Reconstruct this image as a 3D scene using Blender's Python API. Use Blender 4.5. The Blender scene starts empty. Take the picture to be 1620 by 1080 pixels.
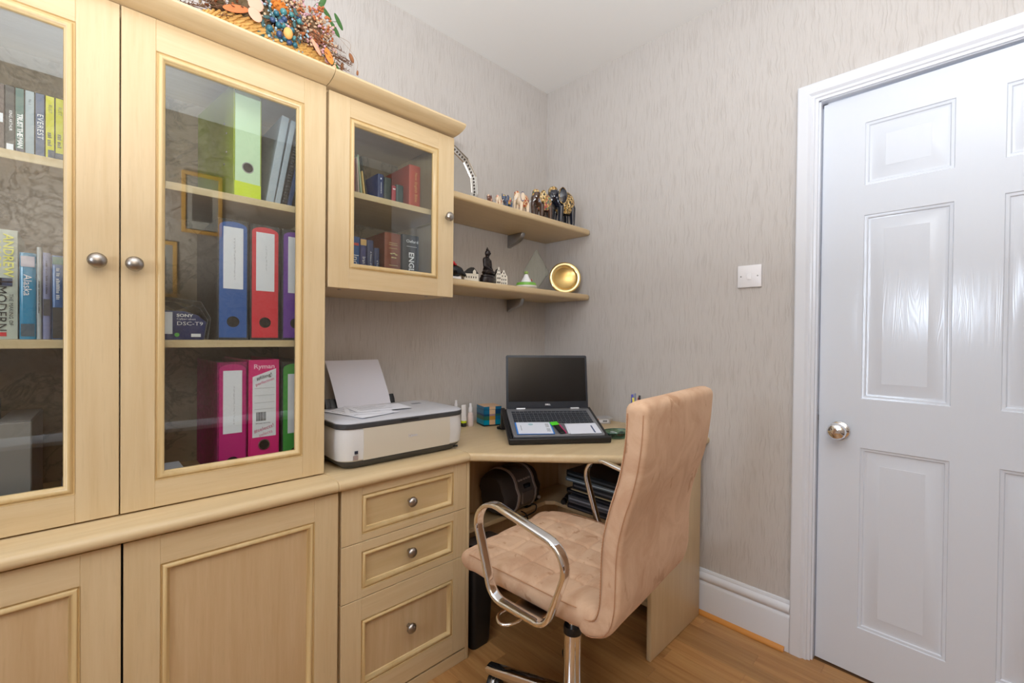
import bpy, bmesh, math, random
from mathutils import Vector, Matrix, noise
random.seed(7)
PI = math.pi
S = bpy.context.scene
C = S.collection

# ------------------------------------------------------------------ camera
def camera():
    yaw, pitch, roll = 0.8022, -0.0092, 0.0100
    F = Vector((math.cos(yaw)*math.cos(pitch), math.sin(yaw)*math.cos(pitch), math.sin(pitch)))
    R = Vector((math.sin(yaw), -math.cos(yaw), 0)); U = R.cross(F)
    R2 = math.cos(roll)*R + math.sin(roll)*U; U2 = -math.sin(roll)*R + math.cos(roll)*U
    cd = bpy.data.cameras.new('camera'); co = bpy.data.objects.new('camera', cd); C.objects.link(co)
    m = Matrix((R2, U2, -F)).transposed().to_4x4(); m.translation = (-1.8747, -1.6745, 1.1384)
    co.matrix_world = m
    cd.sensor_fit = 'HORIZONTAL'; cd.sensor_width = 36; cd.lens = 705.69/1620*36; cd.clip_start = 0.02
    S.camera = co
camera()
# ------------------------------------------------------------------ world, lights, exposure
w = bpy.data.worlds.new('world'); S.world = w; w.use_nodes = True
bg = w.node_tree.nodes['Background']; bg.inputs[0].default_value = (0.62, 0.78, 1.0, 1); bg.inputs[1].default_value = 1.6
def area(name, loc, rot, sx, sy, power, col, shape='RECTANGLE', spread=None):
    l = bpy.data.lights.new(name, 'AREA'); l.shape = shape; l.size = sx; l.size_y = sy; l.energy = power; l.color = col
    if spread: l.spread = spread
    o = bpy.data.objects.new(name, l); C.objects.link(o); o.location = loc; o.rotation_euler = rot; return o
WIN = (-1.50, -1.02, 1.24, 1.54)      # west window opening: y0, y1, z0, z1
area('window_daylight', (-3.03, (WIN[0]+WIN[1])/2, (WIN[2]+WIN[3])/2), (0, -PI/2, 0), WIN[3]-WIN[2]-.02, WIN[1]-WIN[0]-.02, 12.0, (0.72, 0.84, 1.0))
area('bounced_flash', (-1.95, -1.85, 1.38), (PI, 0, 0), 0.25, 0.25, 62.0, (0.93, 0.965, 1.0), 'DISK')
S.view_settings.view_transform = 'Standard'; S.view_settings.look = 'None'
S.view_settings.exposure = 0.20; S.view_settings.gamma = 1.0; S.view_settings.use_curve_mapping = False
try:
    S.cycles.max_bounces = 10; S.cycles.diffuse_bounces = 6; S.cycles.glossy_bounces = 5; S.cycles.transparent_max_bounces = 12
    S.cycles.sample_clamp_indirect = 6; S.cycles.caustics_reflective = False; S.cycles.caustics_refractive = False
except Exception: pass

# ------------------------------------------------------------------ helpers
MW = {}
def mw(o): return MW.get(o.name, Matrix.Identity(4)) if o else Matrix.Identity(4)
def tag(o, label=None, cat=None, group=None, kind=None):
    if label: o['label'] = label
    if cat: o['category'] = cat
    if group: o['group'] = group
    if kind: o['kind'] = kind
    return o
def thing(name, label, cat, loc=(0, 0, 0), rotz=0.0, group=None, rot=None):
    o = bpy.data.objects.new(name, None); C.objects.link(o); o.location = loc
    o.rotation_euler = rot if rot else (0, 0, rotz); o.empty_display_size = .05
    from mathutils import Euler
    MW[o.name] = Matrix.Translation(loc) @ Euler(rot if rot else (0, 0, rotz)).to_matrix().to_4x4()
    return tag(o, label, cat, group)
def finish(bm, smooth):
    bmesh.ops.recalc_face_normals(bm, faces=bm.faces)
    if smooth:
        for f in bm.faces: f.smooth = True
        ang = math.radians(smooth if smooth > 1 else 35)
        for e in bm.edges:
            if len(e.link_faces) == 2 and e.calc_face_angle(0) > ang: e.smooth = False
def obj(name, bm, m, parent=None, world=False, smooth=35, label=None, kind=None, noflip=False):
    """link bm as one mesh object. world=True: bm is in world coordinates, moved into the parent's frame."""
    if world and parent: bmesh.ops.transform(bm, matrix=mw(parent).inverted(), verts=bm.verts)
    if noflip:
        for f in bm.faces: f.smooth = bool(smooth)
    else: finish(bm, smooth)
    me = bpy.data.meshes.new(name); bm.to_mesh(me); bm.free()
    for mm in (m if isinstance(m, (list, tuple)) else [m]): me.materials.append(mm)
    o = bpy.data.objects.new(name, me); C.objects.link(o)
    if parent: o.parent = parent; MW[o.name] = mw(parent)
    else: MW[o.name] = Matrix.Identity(4)
    if label: o['label'] = label
    if kind: o['kind'] = kind
    return o
def struct(name, bm, m, parent=None, **k):
    o = obj(name, bm, m, parent, world=True, **k)
    if not parent: o['kind'] = 'structure'
    return o
def new(): return bmesh.new()
def merge(dst, src):
    me = bpy.data.meshes.new('t'); src.to_mesh(me); src.free(); dst.from_mesh(me); bpy.data.meshes.remove(me); return dst
def box(bm, x0, x1, y0, y1, z0, z1, bev=0.0, seg=1, mat=0):
    b = bmesh.new(); bmesh.ops.create_cube(b, size=1)
    for v in b.verts: v.co = Vector(((x0+x1)/2+v.co.x*(x1-x0), (y0+y1)/2+v.co.y*(y1-y0), (z0+z1)/2+v.co.z*(z1-z0)))
    if bev > 0: bmesh.ops.bevel(b, geom=b.edges[:], offset=min(bev, .49*min(abs(x1-x0), abs(y1-y0), abs(z1-z0))), segments=seg, affect='EDGES', profile=.5)
    for f in b.faces: f.material_index = mat
    return merge(bm, b)
def bx(*a, **k): return box(new(), *a, **k)
def prism(bm, pts, a0, a1, axis='z', bev=0.0, seg=2, mat=0):
    """extrude a closed 2D outline along axis. axis z: pts (x,y); axis y: pts (x,z); axis x: pts (y,z)"""
    def P(p, a): return {'z': (p[0], p[1], a), 'y': (p[0], a, p[1]), 'x': (a, p[0], p[1])}[axis]
    b = bmesh.new()
    lo = [b.verts.new(P(p, a0)) for p in pts]; hi = [b.verts.new(P(p, a1)) for p in pts]
    n = len(pts); fl = b.faces.new(lo); fh = b.faces.new(hi[::-1])
    for i in range(n): b.faces.new((lo[i], lo[(i+1) % n], hi[(i+1) % n], hi[i]))
    bmesh.ops.recalc_face_normals(b, faces=b.faces)
    if bev > 0:
        es = [e for e in b.edges if (fl in e.link_faces) != (fh in e.link_faces)]
        bmesh.ops.bevel(b, geom=es, offset=bev, segments=seg, affect='EDGES', profile=.5, clamp_overlap=True)
    for f in b.faces: f.material_index = mat
    return merge(bm, b)
def px(*a, **k): return prism(new(), *a, **k)
def lathe(prof, n=24, c=(0, 0, 0), axis='z'):
    """prof: list of (radius, height); axis z / y (towards -y) / x"""
    b = bmesh.new(); rings = []
    for r, h in prof:
        if r < 1e-6: rings.append([b.verts.new((0, 0, h))])
        else: rings.append([b.verts.new((r*math.cos(2*PI*i/n), r*math.sin(2*PI*i/n), h)) for i in range(n)])
    for A, B in zip(rings, rings[1:]):
        if len(A) == 1 and len(B) == 1: continue
        for i in range(n):
            j = (i+1) % n
            if len(A) == 1: b.faces.new((A[0], B[j], B[i]))
            elif len(B) == 1: b.faces.new((A[i], A[j], B[0]))
            else: b.faces.new((A[i], A[j], B[j], B[i]))
    for R in (rings[0], rings[-1]):
        if len(R) > 2: b.faces.new(R)
    if axis == 'y': bmesh.ops.rotate(b, verts=b.verts, matrix=Matrix.Rotation(PI/2, 3, 'X'))
    if axis == 'x': bmesh.ops.rotate(b, verts=b.verts, matrix=Matrix.Rotation(-PI/2, 3, 'Y'))   # towards -x
    bmesh.ops.translate(b, verts=b.verts, vec=c)
    return b
def smoothpath(pts, closed=False, n=6):
    out = []; N = len(pts); P = [Vector(p) for p in pts]
    rng = N if closed else N-1
    for i in range(rng):
        p0 = P[(i-1) % N] if closed or i > 0 else P[i]; p1 = P[i]; p2 = P[(i+1) % N]; p3 = P[(i+2) % N] if closed or i+2 < N else P[(i+1) % N]
        for k in range(n):
            t = k/n
            out.append(.5*((2*p1)+(-p0+p2)*t+(2*p0-5*p1+4*p2-p3)*t*t+(-p0+3*p1-3*p2+p3)*t**3))
    if not closed: out.append(P[-1])
    return out
def sweep(pts, section, closed=False, up=Vector((0, 0, 1)), bm=None):
    """sweep closed 2D section [(a,b)] along pts; a along side, b along up-ish. fixed side normal if up given as ('side', vec)"""
    b = bmesh.new(); P = [Vector(p) for p in pts]; N = len(P); rings = []
    last = None
    for i in range(N):
        if closed: t = P[(i+1) % N]-P[(i-1) % N]
        else: t = P[min(i+1, N-1)]-P[max(i-1, 0)]
        t.normalize()
        if last is None: side = t.cross(up) if abs(t.dot(up)) < .98 else t.cross(Vector((1, 0, 0)))
        else: side = last-t*last.dot(t)
        if side.length < 1e-6: side = t.orthogonal()
        side.normalize(); last = side; u = side.cross(t)
        rings.append([b.verts.new(P[i]+side*a+u*c) for a, c in section])
    m = len(section)
    for i in range(N if closed else N-1):
        A = rings[i]; B = rings[(i+1) % N]
        for k in range(m): b.faces.new((A[k], A[(k+1) % m], B[(k+1) % m], B[k]))
    if not closed: b.faces.new(rings[0][::-1]); b.faces.new(rings[-1])
    return merge(bm, b) if bm else b
def circ(r, n=8): return [(r*math.cos(2*PI*i/n), r*math.sin(2*PI*i/n)) for i in range(n)]
def tube(pts, r, closed=False, n=8, bm=None): return sweep(pts, circ(r, n), closed, bm=bm)
def ball(bm, c, r, sx=1, sy=1, sz=1, sub=2, rot=None):
    b = bmesh.new(); bmesh.ops.create_icosphere(b, subdivisions=sub, radius=r)
    bmesh.ops.scale(b, verts=b.verts, vec=(sx, sy, sz))
    if rot: bmesh.ops.transform(b, matrix=rot, verts=b.verts)
    bmesh.ops.translate(b, verts=b.verts, vec=c); return merge(bm, b)
def taper(bm, p0, p1, r0, r1, n=10):
    p0 = Vector(p0); p1 = Vector(p1); d = (p1-p0)
    b = bmesh.new(); bmesh.ops.create_cone(b, cap_ends=True, segments=n, radius1=r0, radius2=r1, depth=d.length)
    q = d.to_track_quat('Z', 'Y').to_matrix().to_4x4()
    bmesh.ops.transform(b, matrix=Matrix.Translation((p0+p1)/2) @ q, verts=b.verts); merge(bm, b)
    ball(bm, p0, r0, sub=1); ball(bm, p1, r1, sub=1)
    return bm
def remesh(bm, voxel, sm=3):
    me = bpy.data.meshes.new('r'); bm.to_mesh(me); bm.free(); o = bpy.data.objects.new('r', me); C.objects.link(o)
    r = o.modifiers.new('r', 'REMESH'); r.mode = 'VOXEL'; r.voxel_size = voxel
    s = o.modifiers.new('s', 'SMOOTH'); s.iterations = sm; s.factor = .5
    dg = bpy.context.evaluated_depsgraph_get(); dg.update(); m2 = bpy.data.meshes.new_from_object(o.evaluated_get(dg))
    b = bmesh.new(); b.from_mesh(m2); bpy.data.objects.remove(o); bpy.data.meshes.remove(me); bpy.data.meshes.remove(m2)
    return b
def text_bm(s, size, align='CENTER', bold=0.0, sx=1.0, shear=0.0, space=1.0):
    cu = bpy.data.curves.new('t', 'FONT'); cu.body = s; cu.size = size; cu.align_x = align; cu.align_y = 'CENTER'; cu.resolution_u = 2; cu.offset = bold; cu.shear = shear; cu.space_character = space
    o = bpy.data.objects.new('t', cu); C.objects.link(o)
    dg = bpy.context.evaluated_depsgraph_get(); dg.update(); m2 = bpy.data.meshes.new_from_object(o.evaluated_get(dg))
    b = bmesh.new(); b.from_mesh(m2); bpy.data.objects.remove(o); bpy.data.curves.remove(cu); bpy.data.meshes.remove(m2)
    bmesh.ops.scale(b, verts=b.verts, vec=(sx, 1, 1)); return b
def text(parent, s, size, pos, m, vertical=0, tilt=0, **k):
    """flat lettering on a face looking to -y at pos (parent's frame). vertical=1: reads downwards, -1 upwards"""
    b = text_bm(s, size, **k)
    M4 = Matrix.Translation(pos) @ Matrix.Rotation(PI/2, 4, 'X') @ Matrix.Rotation(-PI/2*vertical+tilt, 4, 'Z')
    bmesh.ops.transform(b, matrix=M4, verts=b.verts)
    return obj('lettering', b, m, parent, smooth=0, noflip=True)

# ------------------------------------------------------------------ materials
def s2l(c): return tuple((x/12.92 if x <= .04045 else ((x+.055)/1.055)**2.4) for x in c)
def rgb(r, g, b): return s2l((r/255, g/255, b/255))+(1,)
MC = {}
def mat(name, col, rough=.5, metal=0, spec=.5, coat=0, sheen=0, emit=None, trans=0, alpha=1):
    if name in MC: return MC[name]
    m = bpy.data.materials.new(name); m.use_nodes = True; p = m.node_tree.nodes['Principled BSDF']
    p.inputs['Base Color'].default_value = col; p.inputs['Roughness'].default_value = rough; p.inputs['Metallic'].default_value = metal
    p.inputs['Specular IOR Level'].default_value = spec; p.inputs['Coat Weight'].default_value = coat; p.inputs['Sheen Weight'].default_value = sheen
    p.inputs['Transmission Weight'].default_value = trans; p.inputs['Alpha'].default_value = alpha
    if emit: p.inputs['Emission Color'].default_value = emit[0]; p.inputs['Emission Strength'].default_value = emit[1]
    MC[name] = m; return m
class NT:
    def __init__(s, m): s.m = m; s.t = m.node_tree; s.p = s.t.nodes['Principled BSDF']
    def n(s, t, **k):
        x = s.t.nodes.new(t)
        for a, b in k.items(): setattr(x, a, b)
        return x
    def l(s, a, b): s.t.links.new(a, b)
    def coord(s, kind='Object', scale=(1, 1, 1), rot=(0, 0, 0), loc=(0, 0, 0)):
        c = s.n('ShaderNodeTexCoord'); mp = s.n('ShaderNodeMapping'); mp.inputs['Scale'].default_value = scale; mp.inputs['Rotation'].default_value = rot; mp.inputs['Location'].default_value = loc
        s.l(c.outputs[kind], mp.inputs['Vector']); return mp.outputs[0]
    def noise(s, vec, scale, detail=3, rough=.5, dist=0):
        x = s.n('ShaderNodeTexNoise'); x.inputs['Scale'].default_value = scale; x.inputs['Detail'].default_value = detail; x.inputs['Roughness'].default_value = rough; x.inputs['Distortion'].default_value = dist
        if vec is not None: s.l(vec, x.inputs['Vector'])
        return x.outputs['Fac']
    def ramp(s, fac, stops):
        r = s.n('ShaderNodeValToRGB'); e = r.color_ramp.elements
        while len(e) > 2: e.remove(e[0])
        e[0].position, e[0].color = stops[0]; e[1].position, e[1].color = stops[-1]
        for q in stops[1:-1]:
            z = e.new(q[0]); z.color = q[1]
        s.l(fac, r.inputs['Fac']); return r.outputs['Color']
    def mix(s, fac, a, b, mode='MIX'):
        x = s.n('ShaderNodeMix', data_type='RGBA', blend_type=mode)
        for v, i in ((fac, 0), (a, 6), (b, 7)):
            if isinstance(v, (int, float, tuple)): x.inputs[i].default_value = v
            else: s.l(v, x.inputs[i])
        return x.outputs[2]
    def math(s, op, a, b=0.0):
        x = s.n('ShaderNodeMath', operation=op)
        for v, i in ((a, 0), (b, 1)):
            if isinstance(v, (int, float)): x.inputs[i].default_value = v
            else: s.l(v, x.inputs[i])
        return x.outputs[0]
    def bump(s, h, strength=.3, dist=.01):
        x = s.n('ShaderNodeBump'); x.inputs['Strength'].default_value = strength; x.inputs['Distance'].default_value = dist
        s.l(h, x.inputs['Height']); s.l(x.outputs[0], s.p.inputs['Normal']); return x
    def base(s, c): s.l(c, s.p.inputs['Base Color'])

def wood(name, a, b, axis, rough=.36, scale=1.0, contrast=1.0, objrand=False, fleck=True):
    m = mat(name, a, rough, spec=.45); t = NT(m)
    sc = {'x': (1.6, 26, 26), 'y': (26, 1.6, 26), 'z': (26, 26, 1.6)}[axis]
    v = t.coord('Object', tuple(q*scale for q in sc))
    if objrand:
        oi = t.n('ShaderNodeObjectInfo'); ad = t.n('ShaderNodeVectorMath', operation='ADD'); mu = t.n('ShaderNodeVectorMath', operation='SCALE')
        cb = t.n('ShaderNodeCombineXYZ'); t.l(oi.outputs['Random'], cb.inputs[0]); t.l(oi.outputs['Random'], cb.inputs[1]); t.l(oi.outputs['Random'], cb.inputs[2])
        t.l(cb.outputs[0], mu.inputs[0]); mu.inputs['Scale'].default_value = 57.0; t.l(v, ad.inputs[0]); t.l(mu.outputs[0], ad.inputs[1]); v = ad.outputs[0]
    n1 = t.noise(v, 1.3, 5, .6, .35); n2 = t.noise(v, 4.5, 3, .6)
    f = t.math('ADD', t.math('MULTIPLY', n1, .72), t.math('MULTIPLY', n2, .28))
    c = t.ramp(f, [(.5-.2/contrast, b), (.5+.16/contrast, a)])
    if objrand:
        hs = t.n('ShaderNodeHueSaturation'); t.l(c, hs.inputs['Color']); t.l(t.math('ADD', t.math('MULTIPLY', oi.outputs['Random'], .30), .84), hs.inputs['Value']); c = hs.outputs[0]
    if fleck:
        sc2 = {'x': (6, 90, 90), 'y': (90, 6, 90), 'z': (90, 90, 6)}[axis]
        n3 = t.noise(t.coord('Object', sc2), 2.0, 2, .5)
        c = t.mix(t.math('MULTIPLY', t.math('GREATER_THAN', n3, .63), .10), c, tuple(q*.7 for q in b[:3])+(1,))
    t.base(c); t.bump(n2, .05, .002)
    t.l(t.math('ADD', t.math('MULTIPLY', n1, .12), rough-.06), t.p.inputs['Roughness'])
    return m
MA, MB_ = rgb(211, 189, 151), rgb(199, 173, 131)
maple_v = wood('maple_upright', MA, MB_, 'z'); maple_h = wood('maple_across', MA, MB_, 'x'); maple_y = wood('maple_deep', MA, MB_, 'y')
mould_m = wood('maple_moulding', rgb(212, 188, 142), rgb(202, 172, 118), 'z', .3, .6)
OA, OB = rgb(186, 142, 90), rgb(154, 106, 60)
oak = wood('oak_laminate', OA, OB, 'y', .32, .9, 1.15, True, False)
oak_under = mat('floor_joint', rgb(110, 74, 40), .7)
def wallpaper(name, c1, c2):
    m = mat(name, c1, .72, spec=.25); t = NT(m)
    cs = t.n('ShaderNodeTexCoord'); sp = t.n('ShaderNodeSeparateXYZ'); t.l(cs.outputs['Object'], sp.inputs[0])
    u = t.math('ADD', sp.outputs[0], sp.outputs[1])
    def cb(x, y):
        q = t.n('ShaderNodeCombineXYZ'); t.l(x, q.inputs[0]); t.l(y, q.inputs[1]); return q.outputs[0]
    wv = t.noise(cb(t.math('MULTIPLY', u, 13.0), t.math('MULTIPLY', sp.outputs[2], 17.0)), 1.0, 2, .5)
    wv2 = t.noise(cb(t.math('MULTIPLY', u, 50.0), t.math('MULTIPLY', sp.outputs[2], 34.0)), 1.0, 1, .5)
    u2 = t.math('ADD', u, t.math('ADD', t.math('MULTIPLY', wv, .020), t.math('MULTIPLY', wv2, .003)))
    n = t.noise(cb(t.math('MULTIPLY', u2, 235.0), t.math('MULTIPLY', sp.outputs[2], 8.5)), 1.0, 2, .55)
    fine = t.noise(cb(t.math('MULTIPLY', u, 330.0), t.math('MULTIPLY', sp.outputs[2], 60.0)), 1.0, 1, .5)
    rid = t.math('SUBTRACT', 1.0, t.math('ABSOLUTE', t.math('MULTIPLY', t.math('SUBTRACT', n, .5), 5.0)))
    rid = t.math('MAXIMUM', rid, 0.0)
    c = t.ramp(n, [(.36, c2), (.60, c1)])
    c = t.mix(t.math('MULTIPLY', rid, .26), c, tuple(min(1, q*1.28) for q in c1[:3])+(1,))
    t.base(c)
    h = t.math('ADD', t.math('MULTIPLY', rid, .8), t.math('MULTIPLY', fine, .3)); t.bump(h, .34, .0022)
    return m
paper_m = wallpaper('wavy_wallpaper', rgb(197, 193, 190), rgb(187, 182, 178))
def marbled(name, a, b, sc=9, rough=.7, bumpy=.2):
    m = mat(name, a, rough, spec=.3); t = NT(m); v = t.coord('Object')
    n = t.noise(v, sc, 6, .65, 1.2); c = t.ramp(n, [(.30, b), (.47, a), (.52, tuple(q*.75 for q in b[:3])+(1,)), (.57, a)]); t.base(c); t.bump(n, bumpy, .002); return m
marble_paper = marbled('marbled_wallpaper', rgb(188, 174, 158), rgb(160, 144, 126), 9)
ceil_m = mat('ceiling_paint', rgb(234, 234, 233), .85, spec=.2)
white_gloss = mat('white_gloss_paint', rgb(222, 226, 234), .22, spec=.5)
def doorpaint():
    m = mat('white_embossed_door', rgb(218, 225, 236), .17, spec=.5); t = NT(m)
    v = t.coord('Object', (1, 17, 1.7)); n = t.noise(v, 1.0, 1, .5, .4)
    n2 = t.math('SINE', t.math('MULTIPLY', n, 190.0)); f = t.noise(t.coord('Object', (1, 300, 14)), 1.0, 2, .5)
    t.bump(t.math('ADD', t.math('MULTIPLY', n2, .5), t.math('MULTIPLY', f, .9)), .10, .0006); return m
door_m = doorpaint()
chrome = mat('chrome', (.86, .86, .87, 1), .07, 1); nickel = mat('brushed_nickel', (.40, .37, .34, 1), .30, 1)
brass_rim = mat('pale_brass', (.85, .66, .33, 1), .25, 1)
silver = mat('silver_plate', (.62, .60, .56, 1), .24, 1); gold = mat('polished_gold', (.95, .74, .36, 1), .16, 1); steel = mat('grey_metal', (.42, .42, .43, 1), .38, 1)
black = mat('black_plastic', rgb(24, 24, 26), .42); blackgloss = mat('black_gloss', rgb(14, 15, 20), .12); charcoal = mat('charcoal_plastic', rgb(52, 54, 57), .45)
whitep = mat('white_plastic', rgb(236, 236, 240), .3); paperw = mat('white_paper', rgb(232, 234, 242), .75, spec=.2)
pages = mat('book_pages', rgb(214, 204, 182), .85, spec=.1)
ink = mat('black_ink', rgb(26, 26, 30), .6); inkw = mat('white_ink', rgb(235, 236, 240), .6); greyink = mat('grey_ink', rgb(120, 124, 132), .6)
def col(r, g, b, rough=.45, **k): return mat('colour_%d_%d_%d_%d' % (r, g, b, int(rough*100)), rgb(r, g, b), rough, **k)
def glassmat(name, tint=(1, 1, 1, 1), refl=1.45, rough=0.0):
    m = bpy.data.materials.new(name); m.use_nodes = True; nt = m.node_tree; nt.nodes.clear()
    o = nt.nodes.new('ShaderNodeOutputMaterial'); tr = nt.nodes.new('ShaderNodeBsdfTransparent'); gl = nt.nodes.new('ShaderNodeBsdfGlossy'); fr = nt.nodes.new('ShaderNodeFresnel'); mx = nt.nodes.new('ShaderNodeMixShader')
    tr.inputs[0].default_value = tint; gl.inputs['Roughness'].default_value = rough; fr.inputs[0].default_value = refl
    ge = nt.nodes.new('ShaderNodeNewGeometry'); ms = nt.nodes.new('ShaderNodeMapRange')      # same Fresnel on entry and exit of a thin pane
    ms.inputs['To Min'].default_value = refl; ms.inputs['To Max'].default_value = 1/refl
    nt.links.new(ge.outputs['Backfacing'], ms.inputs['Value']); nt.links.new(ms.outputs[0], fr.inputs[0])
    nt.links.new(fr.outputs[0], mx.inputs[0]); nt.links.new(tr.outputs[0], mx.inputs[1]); nt.links.new(gl.outputs[0], mx.inputs[2]); nt.links.new(mx.outputs[0], o.inputs[0])
    return m
glass = glassmat('cabinet_glass', (.93, .95, .94, 1), 1.68)
pane_glass = glassmat('window_glass', (.97, .98, 1, 1), 1.2)
def suede():
    m = mat('peach_suede', rgb(198, 164, 136), .9, spec=.12, sheen=.35); t = NT(m)
    t.p.inputs['Sheen Roughness'].default_value = .45; t.p.inputs['Sheen Tint'].default_value = rgb(238, 208, 182)
    v = t.coord('Object'); n = t.noise(v, 10, 4, .6, .8); n2 = t.noise(t.coord('Object', (1, 1, .55), (0, .5, .2)), 17, 3, .6, .5); f = t.noise(v, 420, 2, .6)
    c = t.ramp(n, [(.38, rgb(194, 158, 130)), (.60, rgb(210, 178, 150))])
    c = t.mix(t.ramp(n2, [(.62, (0, 0, 0, 1)), (.67, (1, 1, 1, 1))]), c, rgb(178, 140, 110))
    c2 = t.mix(t.math('MULTIPLY', f, .18), c, rgb(160, 118, 86)); t.base(c2); t.bump(f, .12, .0006); return m
suede_m = suede(); thread_m = mat('tan_thread', rgb(176, 130, 96), .85)

# ------------------------------------------------------------------ room
X0, Y0, H = -3.0, -2.45, 2.5
DY0, DY1, DH = -2.055, -1.285, 1.985          # doorway in the east wall
fl = struct('floor', bx(X0, .1, Y0, .02, -.06, -.0008), oak_under)
pw = .0655; ci = 0; vis = []
shared = {}
x = X0
while x < 0 - 1e-4:
    y = Y0 - random.random()*.5
    lens = [.52, .61, .70, .43]
    while y < 0:
        L = random.choice(lens); y0 = max(y, Y0); y1 = min(y+L, 0.0)
        if y1-y0 > .04:
            key = round(y1-y0, 2)
            if key not in shared or abs(y1-y0-key) > 0.0005:
                L2 = y1-y0; b = bx(.00015, pw-.00015, .0002, L2-.0002, -.008, 0, bev=.0004)
                finish(b, 0); me = bpy.data.meshes.new('plank'); b.to_mesh(me); b.free(); me.materials.append(oak)
                if abs(L2-key) < 1e-6: shared[key] = me
            else: me = shared[key]
            p = bpy.data.objects.new('plank', me); C.objects.link(p); p.parent = fl; p.location = (x, y0, 0)
        y += L
    x += pw
struct('ceiling', bx(X0-.1, .1, Y0-.1, .1, H, H+.05), ceil_m)
struct('wall_north', bx(X0-.1, .1, 0, .1, 0, H), paper_m)
b = bx(0, .1, DY1, .0, 0, H); box(b, 0, .1, Y0, DY0, 0, H); box(b, 0, .1, DY0, DY1, DH, H); struct('wall_east', b, paper_m)
# plain closed landing behind the door
b = bx(.1, .9, Y0-.1, 0, -.05, 0); box(b, .86, .9, Y0-.1, 0, 0, H); struct('wall_landing', b, ceil_m)
b = bx(X0-.1, X0, Y0-.1, WIN[0], 0, H); box(b, X0-.1, X0, WIN[1], 0, 0, H); box(b, X0-.1, X0, WIN[0], WIN[1], 0, WIN[2]); box(b, X0-.1, X0, WIN[0], WIN[1], WIN[3], H)
struct('wall_west', b, paper_m)
struct('wall_south', bx(X0-.1, .1, Y0-.1, Y0, 0, H), marble_paper)
# window frame
wy0, wy1, wz0, wz1 = WIN
b = new()
for a in ((wy0, wy0+.04, wz0, wz1), (wy1-.04, wy1, wz0, wz1), (wy0+.04, wy1-.04, wz0, wz0+.04), (wy0+.04, wy1-.04, wz1-.04, wz1)): box(b, X0-.07, X0-.02, *a, bev=.004)
wf = struct('window_1', b, white_gloss); struct('pane', bx(X0-.05, X0-.044, wy0+.04, wy1-.04, wz0+.04, wz1-.04), pane_glass, wf)
struct('sill', bx(X0-.08, X0+.09, wy0-.04, wy1+.04, wz0-.035, wz0, bev=.006), white_gloss, wf)
# dado rail and pictures on the south wall, seen in the cabinet glass
struct('trim_1', px([(Y0, .535), (Y0+.012, .54), (Y0+.024, .56), (Y0+.020, .585), (Y0+.006, .60), (Y0, .60)], X0, 0, 'x'), white_gloss)
struct('trim_2', bx(X0, 0, Y0, Y0+.006, 0, .535), wood('brown_panelling', rgb(120, 88, 56), rgb(96, 66, 40), 'z'))
pine = wood('pine_frame', rgb(222, 170, 88), rgb(206, 148, 66), 'z')
def picture(x0, x1, z0, z1, label):
    t = thing('framed_picture', label, 'picture', ((x0+x1)/2, Y0, z0), group='pictures on the back wall')
    b = new(); f = .022
    for a in ((x0, x1, z0, z0+f), (x0, x1, z1-f, z1), (x0, x0+f, z0+f, z1-f), (x1-f, x1, z0+f, z1-f)): box(b, a[0], a[1], Y0, Y0+.02, a[2], a[3], bev=.003)
    obj('frame', b, pine, t, True); obj('print_mount', bx(x0+f, x1-f, Y0+.001, Y0+.008, z0+f, z1-f), col(168, 162, 150, .7), t, True)
    obj('print', bx(x0+.055, x1-.055, Y0+.008, Y0+.009, z0+.08, z1-.10), col(96, 92, 88), t, True)
picture(-1.43, -1.215, 1.77, 2.15, 'pine framed print reflected in the glass of the binder cabinet')
picture(-1.66, -1.45, 1.36, 1.70, 'smaller pine framed print hanging lower on the back wall')

# skirting with torus moulding
SK = [(0, 0), (-.020, 0), (-.020, .122), (-.017, .131), (-.013, .134), (-.013, .137), (-.0195, .143), (-.0215, .152), (-.019, .162), (-.013, .168), (-.010, .170), (-.010, .174), (-.006, .181), (0, .182)]
def skirt(name, a0, a1, axis, flip=1, off=0):
    pts = [(off+flip*q[0], q[1]) for q in SK]; return struct(name, px(pts, a0, a1, axis), white_gloss)
b = new()
def yprism(pts, a0, a1): return px(pts, a0, a1, 'y')
struct('baseboard_east', yprism(SK, -1.222, -.0), white_gloss)
struct('baseboard_east.001', yprism(SK, Y0, DY0-.07), white_gloss)
struct('baseboard_north', px([(q[0], q[1]) for q in SK], X0, -.02, 'x'), white_gloss)
struct('baseboard_south', px([(Y0-q[0], q[1]) for q in SK], X0, -.02, 'x'), white_gloss)
struct('baseboard_west', yprism([(X0-q[0], q[1]) for q in SK], Y0+.02, -.02), white_gloss)
QB = mat('orange_beading', rgb(206, 140, 66), .35)
struct('trim_3', yprism([(-.020, .0005), (-.034, .0005), (-.034, .004), (-.031, .010), (-.026, .0145), (-.020, .016)], -1.208, -.03), QB)
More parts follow.
